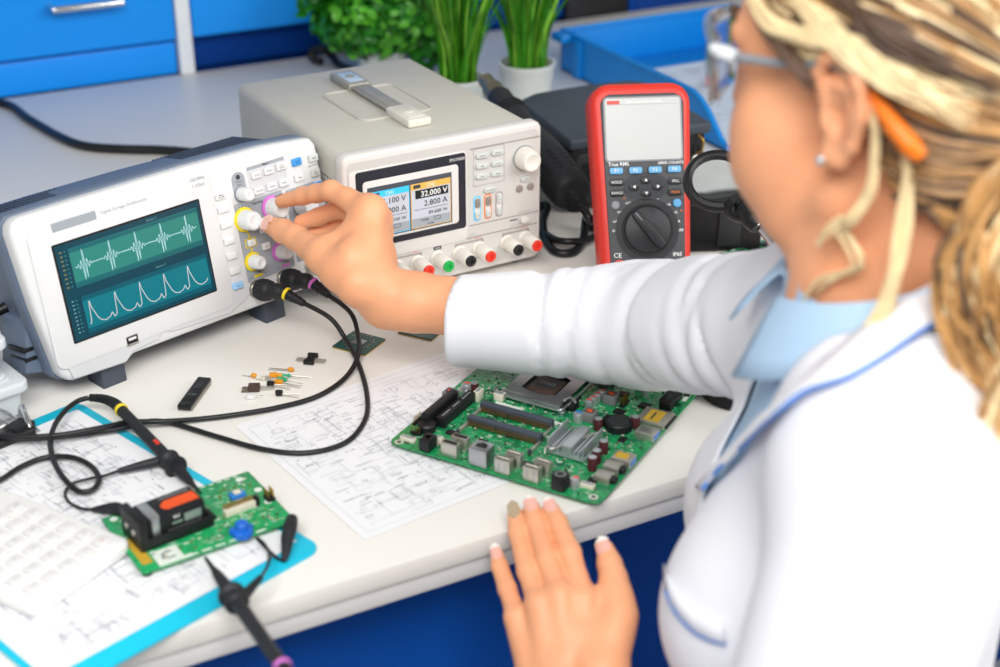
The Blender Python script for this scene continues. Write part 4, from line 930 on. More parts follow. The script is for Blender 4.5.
o = MB(at(26, 70)); o.box(-4, 4, -28, 28, 0, 9.5, 'black', .6)
for a, b in ((-25, -10), (-7, 6), (9, 25)): o.box(-1.4, 1.4, a, b, 9.4, 9.7, 'meter_dark', .1); o.box(-.5, .5, a+1, b-1, 9.65, 9.85, 'ink_soft', .05)
for j in range(14): o.box(-4.3, -3.9, -26+j*4, -24.4+j*4, 1, 8, 'meter_dark', .1); o.box(3.9, 4.3, -26+j*4, -24.4+j*4, 1, 8, 'meter_dark', .1)
part('expansion_slot', o)
for x, y in ((9, 89), (132.5, 116), (136, 153), (118, 180), (60, 186), (84, 188)):
    o = MB(at(x, y)); o.box(-6, 6, -6, 6, 0, 9, 'coil_grey', 1); o.prism(rrect(8, 7, 1, 2), 8.9, 9.2, 'ink', .1); o.flat(-2.6, 2.6, -2, 2, 'batt_orange', 9.3); part('choke_coil', o)
def cap(x, y, r, h, m, topm):
    o = MB(at(x, y)); o.lathe([(r*.94, 0), (r*.94, .8), (r, 1.1), (r, h-.8), (r*.9, h), (.3, h)], m, 22); o.prism([(r*.85*math.cos(a*PI/12), r*.85*math.sin(a*PI/12)) for a in range(24)], h-.05, h+.12, 'alu'); 
    if topm: o.add([(0,0,h+.2)]+[(r*.8*math.cos(a*PI/10), r*.8*math.sin(a*PI/10), h+.2) for a in range(11)], [tuple(range(12))], topm)
    part('capacitor', o)
for x, y, r, h, m, t in ((16.3,104,4.4,11,'alu','red_print'),(20,112,4.2,9,'cap_brown','alu'),(22,97,3.2,8,'cap_brown','alu'),(146,104.5,4,11,'cap_brown',None),(172,124,4,10.5,'cap_brown',None),(166.6,72,4,12,'cap_brown',None),(168,55.5,4,12,'cap_brown',None),(169.7,43.5,4,12.5,'cap_brown',None),
                         (125,109,4.6,8.5,'alu','usb_blue'),(123.6,133,3.6,9,'alu','red_print'),(124.4,140,3.6,9,'alu','red_print'),(125,147,3.6,9,'alu','red_print'),(126,154,3.6,9,'alu','red_print'),(148,188,4.4,9,'alu','red_print'),(158,176,3,8,'alu',None),(160,192,3.,8,'alu',None),(169,13,4,9,'alu','red_print'),(36,190,4,10,'alu','red_print'),(48,196,4,10,'cap_brown',None)): cap(x, y, r, h, m, t)
# memory slots
for x, y in ((78, 84), (80, 58)):
    s_ = MB(at(x, y)); s_.box(-36, 34, -1, 5.5, 0, 8.6, 'slate', .6); s_.box(-34, -8, -2.6, -.9, 1.2, 5.6, 'comp_brown', .2); s_.box(-5, 32, -2.6, -.9, 1.2, 5.6, 'comp_brown', .2); s_.box(-34, 32, -2.2, -1, 5.6, 6.4, 'nozzle', .1)
    for i in range(40): s_.box(-33.4+i*1.64, -32.8+i*1.64, -2.8, -2.4, 1.3, 4.6, 'gold', .05)
    s_.obj('memory_slot', mbd)
    for xx in (-36, 33): MB(at(x, y)).box(xx, xx+2.4, -20, 0, .4, 4, 'tin', .3).box(xx, xx+2.4, -20, -17, .4, 5.4, 'slate', .3).obj('latch_arm', mbd)
# processor socket with its steel frame
o = MB(at(75, 146)); o.box(-24, 24, -24, 24, 0, 3.4, 'meter_dark', .5); o.box(-14, 14, -14, 14, 3.3, 4.6, 'comp_brown', .3); o.box(-9, 9, -4, 8, 4.5, 5, 'ink', .1)
for i in range(5): o.box(-7+i*3.2, -5+i*3.2, 0, 6, 5, 5.2, 'coil_grey', .05)
sk = part('processor_socket', o)
f_ = MB(at(75, 146)); outer = [(-28,-27),(28,-27),(29,-20),(29,26),(24,31),(-24,31),(-29,26),(-29,-20)]; inner = [(-17,-15),(-8,-19),(8,-19),(17,-15),(17,16),(10,19),(-10,19),(-17,16)]
n = 8; zz0, zz1 = 4.2, 6.2
f_.add([(x, y, z) for z in (zz0, zz1) for p_ in (outer, inner) for x, y in p_], [t for i in range(n) for t in ((16+i, 16+(i+1)%n, 24+(i+1)%n, 24+i), (i, (i+1)%n, 16+(i+1)%n, 16+i), (8+(i+1)%n, 8+i, 24+i, 24+(i+1)%n))], 'steel')
f_.box(-30, 30, -33, -26.5, 1, 6.6, 'steel', .8); f_.box(-26, 26, 30, 38, 1, 5, 'steel', .8); f_.obj('load_plate', sk)
MB(at(75, 146)).tube([(-33,-26,8),(-35,-32,8),(-28,-36,6),(24,-36.5,5),(33,-34,6),(34,-28,6),(34,30,5),(30,36,4)], 1.1, 'steel', n=8, k=5).obj('lever', sk)
for sx_, sy_ in ((-31,-31),(31,-31),(0,40)): MB(at(75+sx_, 146+sy_)).lathe([(4, 0), (4, 2.2), (3, 3), (1.4, 3), (1.4, 2)], 'steel', 18).obj('screw', sk)
o = MB(at(106, 127)); o.box(-5, 9, -6, 5, 0, 6, 'black', .8); o.tube([(-4,0,6),(2,2,9),(8,0,6)], 1.3, 'steel', n=8); o.box(0, 4, 2, 20, 0, 4, 'black', .6); part('lever_latch', o)
# heat sink: base and fins
o = MB(at(143, 67)); o.box(-17, 17, -19, 19, 1.4, 4, 'alu', .3); o.box(-4, 5, -19, 19, 4, 12.4, 'alu', .4); hs = part('heat_sink', o)
for x, h in ((-16.4,15),(-11.6,9),(-7,10),(8,9),(12,10),(15.6,15)): MB(at(143, 67)).box(x-.7, x+.7, -19, 19, 3.6, h, 'alu', .25).obj('fin', hs)
MB(at(143, 67)).tube([(-16,-25,4),(-16,-22,9),(-8,-20,9),(12,20,9),(16,24,9),(16,27,4)], .9, 'tin', n=8, k=4).obj('spring_clip', hs)
o = MB(at(160.3, 115.7)); o.lathe([(12, 0), (12, 6.4), (11, 7.4), (9.8, 7.4), (9.6, 7)], 'black', 36); o.box(-14, -8, -5, 5, 0, 8, 'black', .8); bt_ = part('cell_holder', o)
MB(at(160.3, 115.7)).lathe([(9.6, 6.2), (9.6, 7.6), (8.8, 7.9), (.3, 7.9)], 'meter_dark', 36).obj('coin_cell', bt_)
# ports along the front edge
def port(name, x, y, w, d, h, shell_m='tin', slots=(), hole=None, r=0):
    o = MB(at(x, y, r)); o.box(-w/2, w/2, -d/2, d/2, 0, h, shell_m, .5)
    for a, b, c_, e in slots: o.box(a, b, c_, e, h-.05, h+.25, 'black', .1)
    if hole: o.box(-hole[0]/2, hole[0]/2, -hole[1]/2, hole[1]/2, h-.05, h+.2, 'black', .1); o.box(-hole[0]/4, hole[0]/4, hole[1]/2-1, hole[1]/2+1.6, h-.05, h+.2, 'black', .1)
    return part(name, o)
port('display_port', 57.5, 7, 15, 7, 13, slots=((-6.4,6.4,-2.2,2.2),)); port('display_port', 59, 21, 15, 7, 12, slots=((-6.4,6.4,-2.2,2.2),))
port('network_socket', 86, 9, 16.5, 15, 17, 'steel', hole=(10, 6))
for x, y in ((108.5, 5.5), (112, 17.5), (134.5, 6), (138, 18)):
    q = port('usb_port', x, y, 14, 7.6, 13.5, slots=((-5.8,5.8,-2.6,2.6),)); MB(at(x, y)).box(-5.4, 5.4, -1, 1, 13.2, 13.9, 'conn_white', .1).box(-4, -2, -4, -3.7, 3, 11, 'steel', .1).box(2, 4, -4, -3.7, 3, 11, 'steel', .1).obj('tongue', q)
o = MB(at(159, 7)); o.prism(rrect(13, 13, 3.5, 4), 0, 13, 'black', 1, 2); o.lathe([(4.6, 12.9), (4.6, 13.4), (3, 13.4), (3, 12)], 'coil_grey', 24); part('audio_jack', o)
# ports along the side edge
for y in (65.5, 113.5):
    q = MB(at(187, y)); q.box(-8, 9.5, -7, 7, 0, 7, 'tin', .5); q = part('usb_port', q)
    MB(at(187, y)).box(-3, 9.7, -6, 6, 1, 6, 'usb_blue', .2).obj('tongue', q)
    MB(at(187, y)).flat(-6, 5, -4.6, 4.6, 'sticker' if y < 100 else 'steel', 7.08).obj('sticker', q)
for y in (50.5, 33.5):
    q = MB(at(186, y)); q.box(-8, 6, -6, 6, 0, 6.6, 'tin', .5); q = part('audio_jack', q)
    MB(at(186, y)).lathe([(3.6, 6), (3.6, 10), (2.4, 10), (2.2, 7)], 'black', 20, Matrix.Translation((0, 0, 3.4)) @ Matrix.Rotation(PI/2, 4, 'Y')).obj('nose', q)
q = MB(at(183, 143)); q.box(-14, 13, -13, 13, 0, 4.2, 'tin', .5); q.box(13, 15, -11, 11, .5, 3, 'black', .2); q = part('card_reader', q)
MB(at(183, 143)).flat(-8, 6, -10, 10, 'sticker', 4.28).flat(-3, -1, -7, 6, 'nozzle', 4.32).obj('sticker', q)
o = MB(at(183, 176)); o.box(-5.5, 5.5, -14, 14, 0, 10, 'black', .8); o.box(-2, 2, -12, -1, 9.9, 10.2, 'meter_dark', .1); o.box(-2, 2, 1, 12, 9.9, 10.2, 'meter_dark', .1); part('drive_connector', o)
for x, y, w, h_ in ((150,140,10,8),(140,170,9,9),(104,60,9,7),(120,24,8,8),(178,26,8,8),(70,38,8,6),(40,38,9,7),(172,98,6,8),(165,160,10,10),(100,205,14,14)):
    o = MB(at(x, y)); o.box(-w/2, w/2, -h_/2, h_/2, .3, 1.9, 'black', .2)
    for i in range(6):
        for s_ in (-1, 1): o.box(-w/2+.6+i*(w-1.2)/5-.2, -w/2+.6+i*(w-1.2)/5+.2, s_*h_/2-.6, s_*h_/2+.6, 0, .7, 'tin', .05)
    part('chip', o)
o = MB()
for i in range(520):
    x, y = g.uniform(5, MBW-5), g.uniform(5, MBD-5); o.M = at(x, y, g.choice((0, 90))); k = g.random()
    o.box(-1.1, 1.1, -.6, .6, 0, .8, 'conn_white' if k < .3 else 'comp_brown' if k < .55 else 'black' if k < .8 else 'tin', .1)
    if k < .5: o.box(-1.3, -.8, -.62, .62, 0, .82, 'tin', .05); o.box(.8, 1.3, -.62, .62, 0, .82, 'tin', .05)
o.M = Matrix(); o.obj('surface_parts', mbd)['kind'] = 'stuff'
# ================================================================== the person: smooth blended volumes turned into one skin
class Vol:
    def __init__(s, lo, hi, h):
        s.lo = np.array(lo, np.float32); s.h = h; s.n = np.ceil((np.array(hi)-s.lo)/h).astype(int)+1
        s.D = np.full(s.n, 60, np.float32)
    def block(s, lo, hi):
        a = np.maximum(np.floor((np.array(lo)-s.lo)/s.h).astype(int), 0); b = np.minimum(np.ceil((np.array(hi)-s.lo)/s.h).astype(int)+1, s.n)
        if (b <= a).any(): return None
        sl = tuple(slice(int(i), int(j)) for i, j in zip(a, b))
        ax = [(s.lo[i]+s.h*np.arange(a[i], b[i])).astype(np.float32) for i in range(3)]
        return sl, ax[0][:, None, None], ax[1][None, :, None], ax[2][None, None, :]
    def mix(s, sl, d, k, sub=False):
        A = s.D[sl]
        if sub:
            d = -d; hh = np.clip(.5-.5*(d-A)/k, 0, 1); s.D[sl] = d*(1-hh)+A*hh+k*hh*(1-hh) if k > .01 else np.maximum(A, d)
        else:
            hh = np.clip(.5+.5*(d-A)/k, 0, 1); s.D[sl] = d*(1-hh)+A*hh-k*hh*(1-hh)
    def cone(s, a, b, r0, r1, k=6, sub=False, fn=None):
        a = np.array(a, np.float32); b = np.array(b, np.float32); m = max(r0, r1)+k+3*s.h+(6 if fn else 0)
        B = s.block(np.minimum(a, b)-m, np.maximum(a, b)+m)
        if B is None: return s
        sl, X, Y, Z = B; ab = b-a; L2 = float(ab@ab)+1e-6
        t = np.clip(((X-a[0])*ab[0]+(Y-a[1])*ab[1]+(Z-a[2])*ab[2])/L2, 0, 1)
        d = np.sqrt((X-a[0]-ab[0]*t)**2+(Y-a[1]-ab[1]*t)**2+(Z-a[2]-ab[2]*t)**2)-(r0+(r1-r0)*t)
        if fn: d = d+fn(X, Y, Z, t)
        s.mix(sl, d, k, sub); return s
    def chain(s, pts, rs, k=6, **kw):
        for i in range(len(pts)-1): s.cone(pts[i], pts[i+1], rs[i], rs[i+1], k, **kw)
        return s
    def ell(s, c, r, k=10, Rm=None, sub=False):
        c = np.array(c, np.float32); r = np.array(r, np.float32); m = float(r.max())+k+3*s.h
        B = s.block(c-m, c+m)
        if B is None: return s
        sl, X, Y, Z = B; x, y, z = X-c[0], Y-c[1], Z-c[2]
        if Rm is not None: x, y, z = (Rm[0][i]*x+Rm[1][i]*y+Rm[2][i]*z for i in range(3))
        q = np.sqrt((x/r[0])**2+(y/r[1])**2+(z/r[2])**2); g = np.sqrt((x/r[0]**2)**2+(y/r[1]**2)**2+(z/r[2]**2)**2)+1e-6
        s.mix(sl, (q*(q-1)/g), k, sub); return s
    def mesh(s):
        D = s.D; I = D < 0; n = s.n; c = I[:-1,:-1,:-1].astype(np.int8)
        for dx in (0,1):
            for dy in (0,1):
                for dz in (0,1):
                    if dx or dy or dz: c = c+I[dx:n[0]-1+dx, dy:n[1]-1+dy, dz:n[2]-1+dz]
        ci = np.argwhere((c > 0) & (c < 8)); idx = np.full(c.shape, -1, np.int32); idx[tuple(ci.T)] = np.arange(len(ci))
        S_ = np.zeros((len(ci), 3)); W_ = np.zeros(len(ci)); cor = [np.array(q) for q in ((0,0,0),(1,0,0),(0,1,0),(1,1,0),(0,0,1),(1,0,1),(0,1,1),(1,1,1))]
        val = [D[tuple((ci+q).T)] for q in cor]
        for i in range(8):
            for j in range(i+1, 8):
                if abs(cor[i]-cor[j]).sum() != 1: continue
                cr = (val[i] < 0) != (val[j] < 0); t = np.where(cr, val[i]/np.where(cr, val[i]-val[j], 1), 0)
                S_ += np.where(cr[:, None], cor[i]+t[:, None]*(cor[j]-cor[i]), 0); W_ += cr
        V = s.lo+s.h*(ci+S_/W_[:, None]); F = []
        for a in range(3):
            b, c_ = (a+1) % 3, (a+2) % 3; sa = [slice(None)]*3; sb = [slice(None)]*3; sa[a] = slice(0, -1); sb[a] = slice(1, None)
            A, B = I[tuple(sa)], I[tuple(sb)]; e = np.argwhere(A != B); ok = (e[:, b] > 0) & (e[:, c_] > 0) & (e[:, b] < n[b]-1) & (e[:, c_] < n[c_]-1); e = e[ok]
            q = []
            for (ob, oc) in ((-1,-1),(0,-1),(0,0),(-1,0)):
                f = e.copy(); f[:, b] += ob; f[:, c_] += oc; q.append(idx[tuple(f.T)])
            q = np.stack(q, 1); fl = ~A[tuple(e.T)]; q[fl] = q[fl][:, ::-1]; F.append(q)
        return V, np.concatenate(F)
def skin_obj(name, V, F, m, parent, sm=1):
    me = bpy.data.meshes.new(name); me.vertices.add(len(V)); me.vertices.foreach_set('co', (np.asarray(V)*K).astype(np.float32).ravel())
    me.loops.add(F.size); me.loops.foreach_set('vertex_index', F.astype(np.int32).ravel()); me.polygons.add(len(F))
    me.polygons.foreach_set('loop_start', np.arange(0, F.size, 4, dtype=np.int32)); me.polygons.foreach_set('loop_total', np.full(len(F), 4, np.int32))
    me.polygons.foreach_set('use_smooth', np.ones(len(F), bool)); me.update(calc_edges=True); me.validate()
    me.materials.append(M[m]); o = bpy.data.objects.new(name, me); C.objects.link(o)
    if parent is not None: o.parent = parent
    return o
def relax(V, F, it=2, lam=.5):
    V = V.copy(); e = np.concatenate([F[:, [0,1]], F[:, [1,2]], F[:, [2,3]], F[:, [3,0]]]); n = len(V)
    for _ in range(it):
        A = np.zeros((n, 3)); w_ = np.bincount(e[:, 0], minlength=n)+np.bincount(e[:, 1], minlength=n)
        for k in range(3): A[:, k] = np.bincount(e[:, 0], V[e[:, 1], k], n)+np.bincount(e[:, 1], V[e[:, 0], k], n)
        V += lam*(A/np.maximum(w_, 1)[:, None]-V)
    return V

# ------------------------------------------------------------------ materials of the person
dm('skin', 'f0ab80', .48, var=.05, vscale=40, bump=.12, bscale=700, sss=.12)
dm('nail_pink', 'f0b7a8', .2, var=.02, coat=.6); dm('nail_white', 'faf5f0', .2, var=0, coat=.6); dm('nail_gold', 'cdb99a', .25, .35, var=.2, vscale=900, coat=.5)
dm('coat', 'f2f3f9', .75, var=.008, vscale=20, bump=.05, bscale=1500, sheen=.1)
dm('shirt', 'b4d3ee', .7, var=.02, vscale=20, bump=.05, bscale=1500)
dm('piping', '4d86d8', .55)
dm('hair', 'a27a4c', .45, var=.25, vscale=60); dm('hair_light', 'f0d8a8', .4, var=.15, vscale=60); dm('hair_dark', '57402f', .5, var=.2, vscale=60); dm('hair_gold', 'c1925a', .42, var=.2, vscale=60)
dm('orange_tip', 'f07a1a', .4); dm('clear_plastic', 'eef3f8', .05, trans=.95, ior=1.25); dm('eye_white', 'f3efec', .2, var=0); dm('iris', '4a6f86', .2); dm('lip', 'd3776a', .4)
def hair_streak():
    m = M['hair']; nt = m.node_tree; nz = [x for x in nt.nodes if x.type == 'TEX_NOISE'][0]
    return m

# ------------------------------------------------------------------ skeleton
V3 = lambda v: np.array(v, float)
ear = V3(dep(835, 118, 830)); hy = R(-19)
HF = V3((math.sin(hy), math.cos(hy), 0)); HR = V3((math.cos(hy), -math.sin(hy), 0)); HU = V3((0, 0, 1))
pt_ = R(-4); HF, HU = HF*math.cos(pt_)+HU*math.sin(pt_), HU*math.cos(pt_)-HF*math.sin(pt_)
H0 = ear+HR*72
def hd(x, y, z): return H0+HR*x+HF*y+HU*z            # head space: right, forward, up from the middle between the ears
HM = np.stack([HR, HF, HU], 1)
ty = R(-50); TF = V3((math.sin(ty), math.cos(ty), 0)); TRt = V3((math.cos(ty), -math.sin(ty), 0)); TU = V3((0, 0, 1))
ln = R(-1); TF, TU = TF*math.cos(ln)+TU*math.sin(ln), TU*math.cos(ln)-TF*math.sin(ln)
N0 = V3(dep(892, 302, 925))
def tr(x, y, z): return N0+TRt*x+TF*y+TU*z           # chest space from the base of the neck
TM = np.stack([TRt, TF, TU], 1)
shR = V3(dep(838, 322, 1040)); elR = V3(dep(645, 328, 1255)); wrR = V3(dep(388, 299, 1312))
shL = tr(-150, -5, -62); elL = V3(dep(768, 935, 800)); wrL = V3(dep(577, 745, 1022))
SW = lambda u, v, d: V3(SR @ Vector((u, -d, v)))+V3((-2.27, 365.32, 54.52))
kn = SW(234.5, 59.5, 14)                             # the knob she turns
PX = lambda x, y, d: V3(dep(x, y, d))

vb = Vol((90, -480, -340), (720, 330, 520), 2.8)
# head
for (c, r, k) in (((0,-8,50),(72,92,80),8), ((0,42,-8),(60,56,82),18), ((0,62,30),(58,40,50),14)): vb.ell(hd(*c), r, k, HM)
vb.chain([hd(-50,8,-54), hd(-34,46,-76), hd(0,74,-84), hd(34,46,-76), hd(50,8,-54)], [18,20,20,20,18], 18)
for s_ in (-1, 1): vb.ell(hd(s_*40, 58, -46), (27, 30, 30), 16, HM)
for s_ in (-1, 1):
    vb.ell(hd(s_*43, 56, -22), (26, 30, 34), 14, HM); vb.ell(hd(s_*33, 84, 20), (16, 10, 10), 6, HM, sub=True); vb.ell(hd(s_*32, 78, 18), (12.4, 12.4, 12.4), 3, HM)
    vb.cone(hd(s_*14, 96, 36), hd(s_*48, 82, 36), 7, 6, 8)
vb.chain([hd(0,94,26), hd(0,104,0), hd(0,108,-18)], [7, 9, 10.5], 8); vb.cone(hd(-12,100,-22), hd(12,100,-22), 7, 7, 6)
vb.ell(hd(0, 97, -50), (23, 9, 6), 5, HM); vb.ell(hd(0, 95, -59), (20, 10, 7), 5, HM); vb.cone(hd(-20,104,-54), hd(20,104,-54), 1.2, 1.2, 3, sub=True)
# ears
for s_ in (-1, 1):
    E = lambda y, z, o=0: hd(s_*(72+o), y, z)
    vb.ell(E(-6, 4, 0), (7, 15, 27), 5, HM)
    vb.chain([E(6,10,2), E(9,26,5), E(2,37,8), E(-12,38,11), E(-22,26,13), E(-24,8,12), E(-17,-12,8), E(-7,-23,4), E(2,-24,1), E(4,-14,-1)], [4,4,4.2,4.4,4.6,4.4,4.4,6,5.6,4], 3)
    vb.chain([E(-2,20,6), E(-14,20,9), E(-16,4,9), E(-8,-8,6)], [2.6,3,3,3], 3)
    vb.ell(E(-4, 1, 10), (9, 8, 12), 3, HM, sub=True); vb.cone(E(5, 2, 2), E(4, -4, 3), 4, 4, 3)
# neck and trunk
vb.chain([hd(0,-22,-20), hd(0,-28,-70), tr(0,6,20), tr(0,0,-50)], [52, 50, 54, 58], 22)
vb.cone(hd(-46,-10,-30), tr(-18,52,0), 13, 13, 16); vb.cone(hd(46,-10,-30), tr(18,52,0), 13, 13, 16)
vb.cone(tr(-110,4,-54), tr(110,4,-54), 36, 36, 26); vb.ell(tr(0,5,-180), (128,80,150), 40, TM); vb.ell(tr(0,0,-340), (118,80,170), 40, TM)
# arms
vb.chain([tr(110,8,-55), shR, (shR+elR)/2, elR], [44, 46, 41, 36], 22)
fa = lambda t: elR+(wrR-elR)*t
vb.chain([elR, fa(.28), fa(.5)], [35, 34, 26], 10)
vb.chain([tr(-110,8,-55), shL, (shL+elL)/2, elL], [44, 46, 41, 36], 22)
fl = lambda t: elL+(wrL-elL)*t
vb.chain([elL, fl(.3), fl(.5)], [38, 39, 30], 10)
parts_ = []
def bake(v, it, lam):
    V, F = v.mesh(); parts_.append((relax(V, F, it, lam), F))
bake(vb, 2, .45)

# right hand pinching the knob
vb = Vol(np.minimum(wrR, kn)-75, np.maximum(fa(.38), kn)+V3((70, 75, 75)), 1.45)
vb.chain([fa(.42), fa(.62), fa(.9), wrR], [27, 27.5, 26, 25], 10)
w1 = PX(377, 289, 1305)
mI, mM_, mR_, mP = PX(370, 211, 1322), PX(377, 219, 1343), PX(379, 232, 1362), PX(377, 248, 1378)
vb.chain([wrR, w1], [26, 25], 10)
for m_, w_, r1 in ((mI, PX(365, 281, 1296), 12.5), (mM_, PX(372, 282, 1308), 12.5), (mR_, PX(376, 285, 1320), 10.5), (mP, PX(379, 289, 1330), 10)):
    vb.chain([w_, w_+(m_-w_)*.5, m_], [17, 14.5, r1], 12)
vb.ell((PX(352, 262, 1300)), (19, 19, 22), 12)                                    # thumb base
iT = PX(281.5, 201.5, 1392); iP, iD = PX(331, 190.5, 1346), PX(303, 196, 1374)
vb.chain([mI, mI+(iP-mI)*.55, iP], [12.2, 9.8, 9.6], 6); vb.chain([iP, iP+(iD-iP)*.5, iD, iT], [9.6, 8.7, 8.3, 6.4], 4)
tT = PX(271.5, 225.5, 1379); tI, tM, tC = PX(296, 237.5, 1350), PX(323, 256, 1318), PX(357, 284, 1294)
vb.chain([tC, tM+(tC-tM)*.5, tM, tM+(tI-tM)*.5, tI], [20, 18, 13.6, 11.4, 11.6], 8); vb.chain([tI, tI+(tT-tI)*.5, tT], [11.6, 11.4, 8.8], 4)
vb.cone(tM, mI, 9, 9, 18)                                                          # web between thumb and index
for mc_, p_, d_, t_, r in ((mM_, PX(338,209,1372), PX(318,217,1388), PX(301,222,1392), 8.6), (mR_, PX(345,221,1392), PX(328,229,1402), PX(313,233,1402), 8.1), (mP, PX(352,238,1404), PX(340,244,1412), PX(328,246,1412), 7)):
    vb.chain([mc_, mc_+(p_-mc_)*.5, p_], [11, r+.8, r+.6], 5); vb.chain([p_, d_, t_], [r+.5, r, r-1.6], 3)
vb.cone(mI, mM_, 10, 10, 10); vb.cone(mM_, mR_, 10, 10, 10); vb.cone(mR_, mP, 9, 9, 10)

bake(vb, 2, .4)
# left hand resting on the bench edge
vb = Vol(np.minimum(wrL, fl(.4))-V3((90, 60, 60)), np.maximum(PX(535,500,1110), fl(.4))+60, 1.45)
vb.chain([fl(.42), fl(.7), wrL], [36, 31, 26], 10)
Lw = wrL; hand = []
fing = [  # metacarpal head, knuckle, last joint, tip as pixel + depth, radius
    ((517, 617, 1060), (507.5, 589, 1080), (500, 567, 1094), (497, 555, 1100), 7.2),
    ((539, 604, 1052), (527.5, 571, 1074), (518, 533, 1098), (514.5, 513, 1110), 7.9),
    ((560, 596, 1050), (547, 559, 1073), (536, 524, 1098), (531.5, 507, 1109), 8.5),
    ((584, 600, 1050), (570, 552, 1073), (558, 523, 1093), (551, 508.5, 1103), 8.3)]
LT = []
for (a, b, c_, d_, r) in fing:
    a, b, c_, d_ = PX(*a), PX(*b), PX(*c_), PX(*d_); LT.append((c_, d_, r))
    vb.chain([Lw+(a-Lw)*.12+(a-PX(552, 604, 1053))*.35, Lw+(a-Lw)*.55+(a-PX(552, 604, 1053))*.15, a], [17, 15, r+3], 6)
    r *= .93; vb.chain([a, a+(b-a)*.5, b], [r+2.6, r+.1, r+.9], 2.5); vb.chain([b, b+(c_-b)*.5, c_, d_], [r+.9, r-.1, r+.1, r-1.5], 1.6)
A_ = [PX(*f[0]) for f in fing]
for i in range(3): vb.cone(A_[i]*.76+Lw*.24, A_[i+1]*.76+Lw*.24, 9.5, 9.5, 6)
tc, tm, ti, tt = PX(603, 672, 1026), PX(618.5, 615, 1046), PX(613.5, 578, 1062), PX(605.5, 549, 1076)
vb.chain([Lw+(tc-Lw)*.4, tc, tm, tm+(ti-tm)*.5, ti], [20, 17.5, 12.6, 10.8, 10.4], 9); vb.chain([ti, ti+(tt-ti)*.5, tt], [10.4, 9.4, 6.8], 2)
vb.cone(tm+(tc-tm)*.35, A_[3]+(Lw-A_[3])*.3, 10, 12, 14)
bake(vb, 2, .4); del vb
n_ = np.cumsum([0]+[len(v) for v, f in parts_]); Vb = np.concatenate([v for v, f in parts_]); Fb = np.concatenate([f+n_[i] for i, (v, f) in enumerate(parts_)])
person = thing('person', 'woman in a white lab coat and blue shirt turning an oscilloscope knob', 'person', N0+V3((0, 0, -330)))
PI_ = Matrix.Translation(-Vector(N0+V3((0, 0, -330))))
off = N0+V3((0, 0, -330))
body = skin_obj('body', Vb-off, Fb, 'skin', person)

# fingernails
def nail(cj, tip, r, up, m='nail_pink', tipm='nail_white', taper=.1, wd=.8):
    ax_ = (tip-cj)/np.linalg.norm(tip-cj); u = up-ax_*(up@ax_); u /= np.linalg.norm(u); sd = np.cross(ax_, u)
    v = []; f = []; nu, nv = 7, 9
    for i in range(nv):
        q = i/(nv-1); L_ = -9+q*17.5                                # along the finger from the cuticle past the tip
        ww = r*wd*(math.sin(min(1, q*2.2+.25)*PI/2))*(1 if q < .75 else 1-.55*((q-.75)/.25)**2)
        for j in range(nu):
            a = (j/(nu-1)-.5)*2; hgt = r+.5-(a*a)*r*.36-max(0, L_-1)**2*.02+max(0, -L_)*taper
            v.append(tip+ax_*L_+sd*a*ww+u*hgt)
    mb = MB(PI_)
    quads = lambda lo, hi: [(i*nu+j, i*nu+j+1, (i+1)*nu+j+1, (i+1)*nu+j) for i in range(lo, hi) for j in range(nu-1)]
    mb.add([Vector(p) for p in v], quads(0, 6), m); mb.add([Vector(p) for p in v], quads(6, nv-1), tipm)
    q_ = mb.obj('fingernail', body)
    if m == 'nail_gold': q_['label'] = 'glittery beige nail of the ring finger'
toc = -FW
back = np.cross(A_[0]-A_[3], Lw-A_[1]); back = back/np.linalg.norm(back); back = back if back@toc > 0 else -back
for i, (c_, d_, r) in enumerate(LT): nail(c_, d_, r*.93-1.5, back*.8+UP*.5, *(('nail_gold', 'nail_gold') if i == 1 else ('nail_pink', 'nail_white')))
nail(ti, tt, 6.9, toc*.9-RT*.3, taper=.17, wd=.86)
nail(tI, tT, 9.0, toc*.95+UP*.2-RT*.2, taper=.2, wd=.88); nail(iD, iT, 6.5, UP*.9-toc*.3, taper=.12)

# ------------------------------------------------------------------ shirt and lab coat
vs = Vol(tr(0,0,0)+V3((-330,-330,-420)), tr(0,0,0)+V3((330,330,150)), 4)
def trunk(v, g):
    v.cone(tr(-122,2,-60), tr(122,8,-62), 50+g, 50+g, 40); v.cone(tr(-20,-6,-8), tr(-120,0,-50), 50+g, 46+g, 30); v.cone(tr(20,-6,-8), tr(120,6,-52), 50+g, 46+g, 30)
    v.ell(tr(0,5,-180), (140+g,88+g,160), 40, TM); v.ell(tr(0,5,-350), (128+g,92+g,180), 40, TM)
    v.ell(tr(-66,64,-205), (64+g,58+g,66+g), 34, TM); v.ell(tr(66,62,-205), (60+g,56+g,64+g), 34, TM)
    v.ell(tr(0,-5,-520), (165+g,115+g,140), 40, TM)
trunk(vs, 8); vs.cone(tr(0,2,-10), tr(0,10,52), 66, 60, 16)
Vs, Fs = vs.mesh(); Vs = relax(Vs, Fs, 3)
hc = (Vs-N0)@TM; fcz = hc[Fs].mean(1); keep = ~((fcz[:, 2] > 14+.12*fcz[:, 1])) & (fcz[:, 2] > -330)
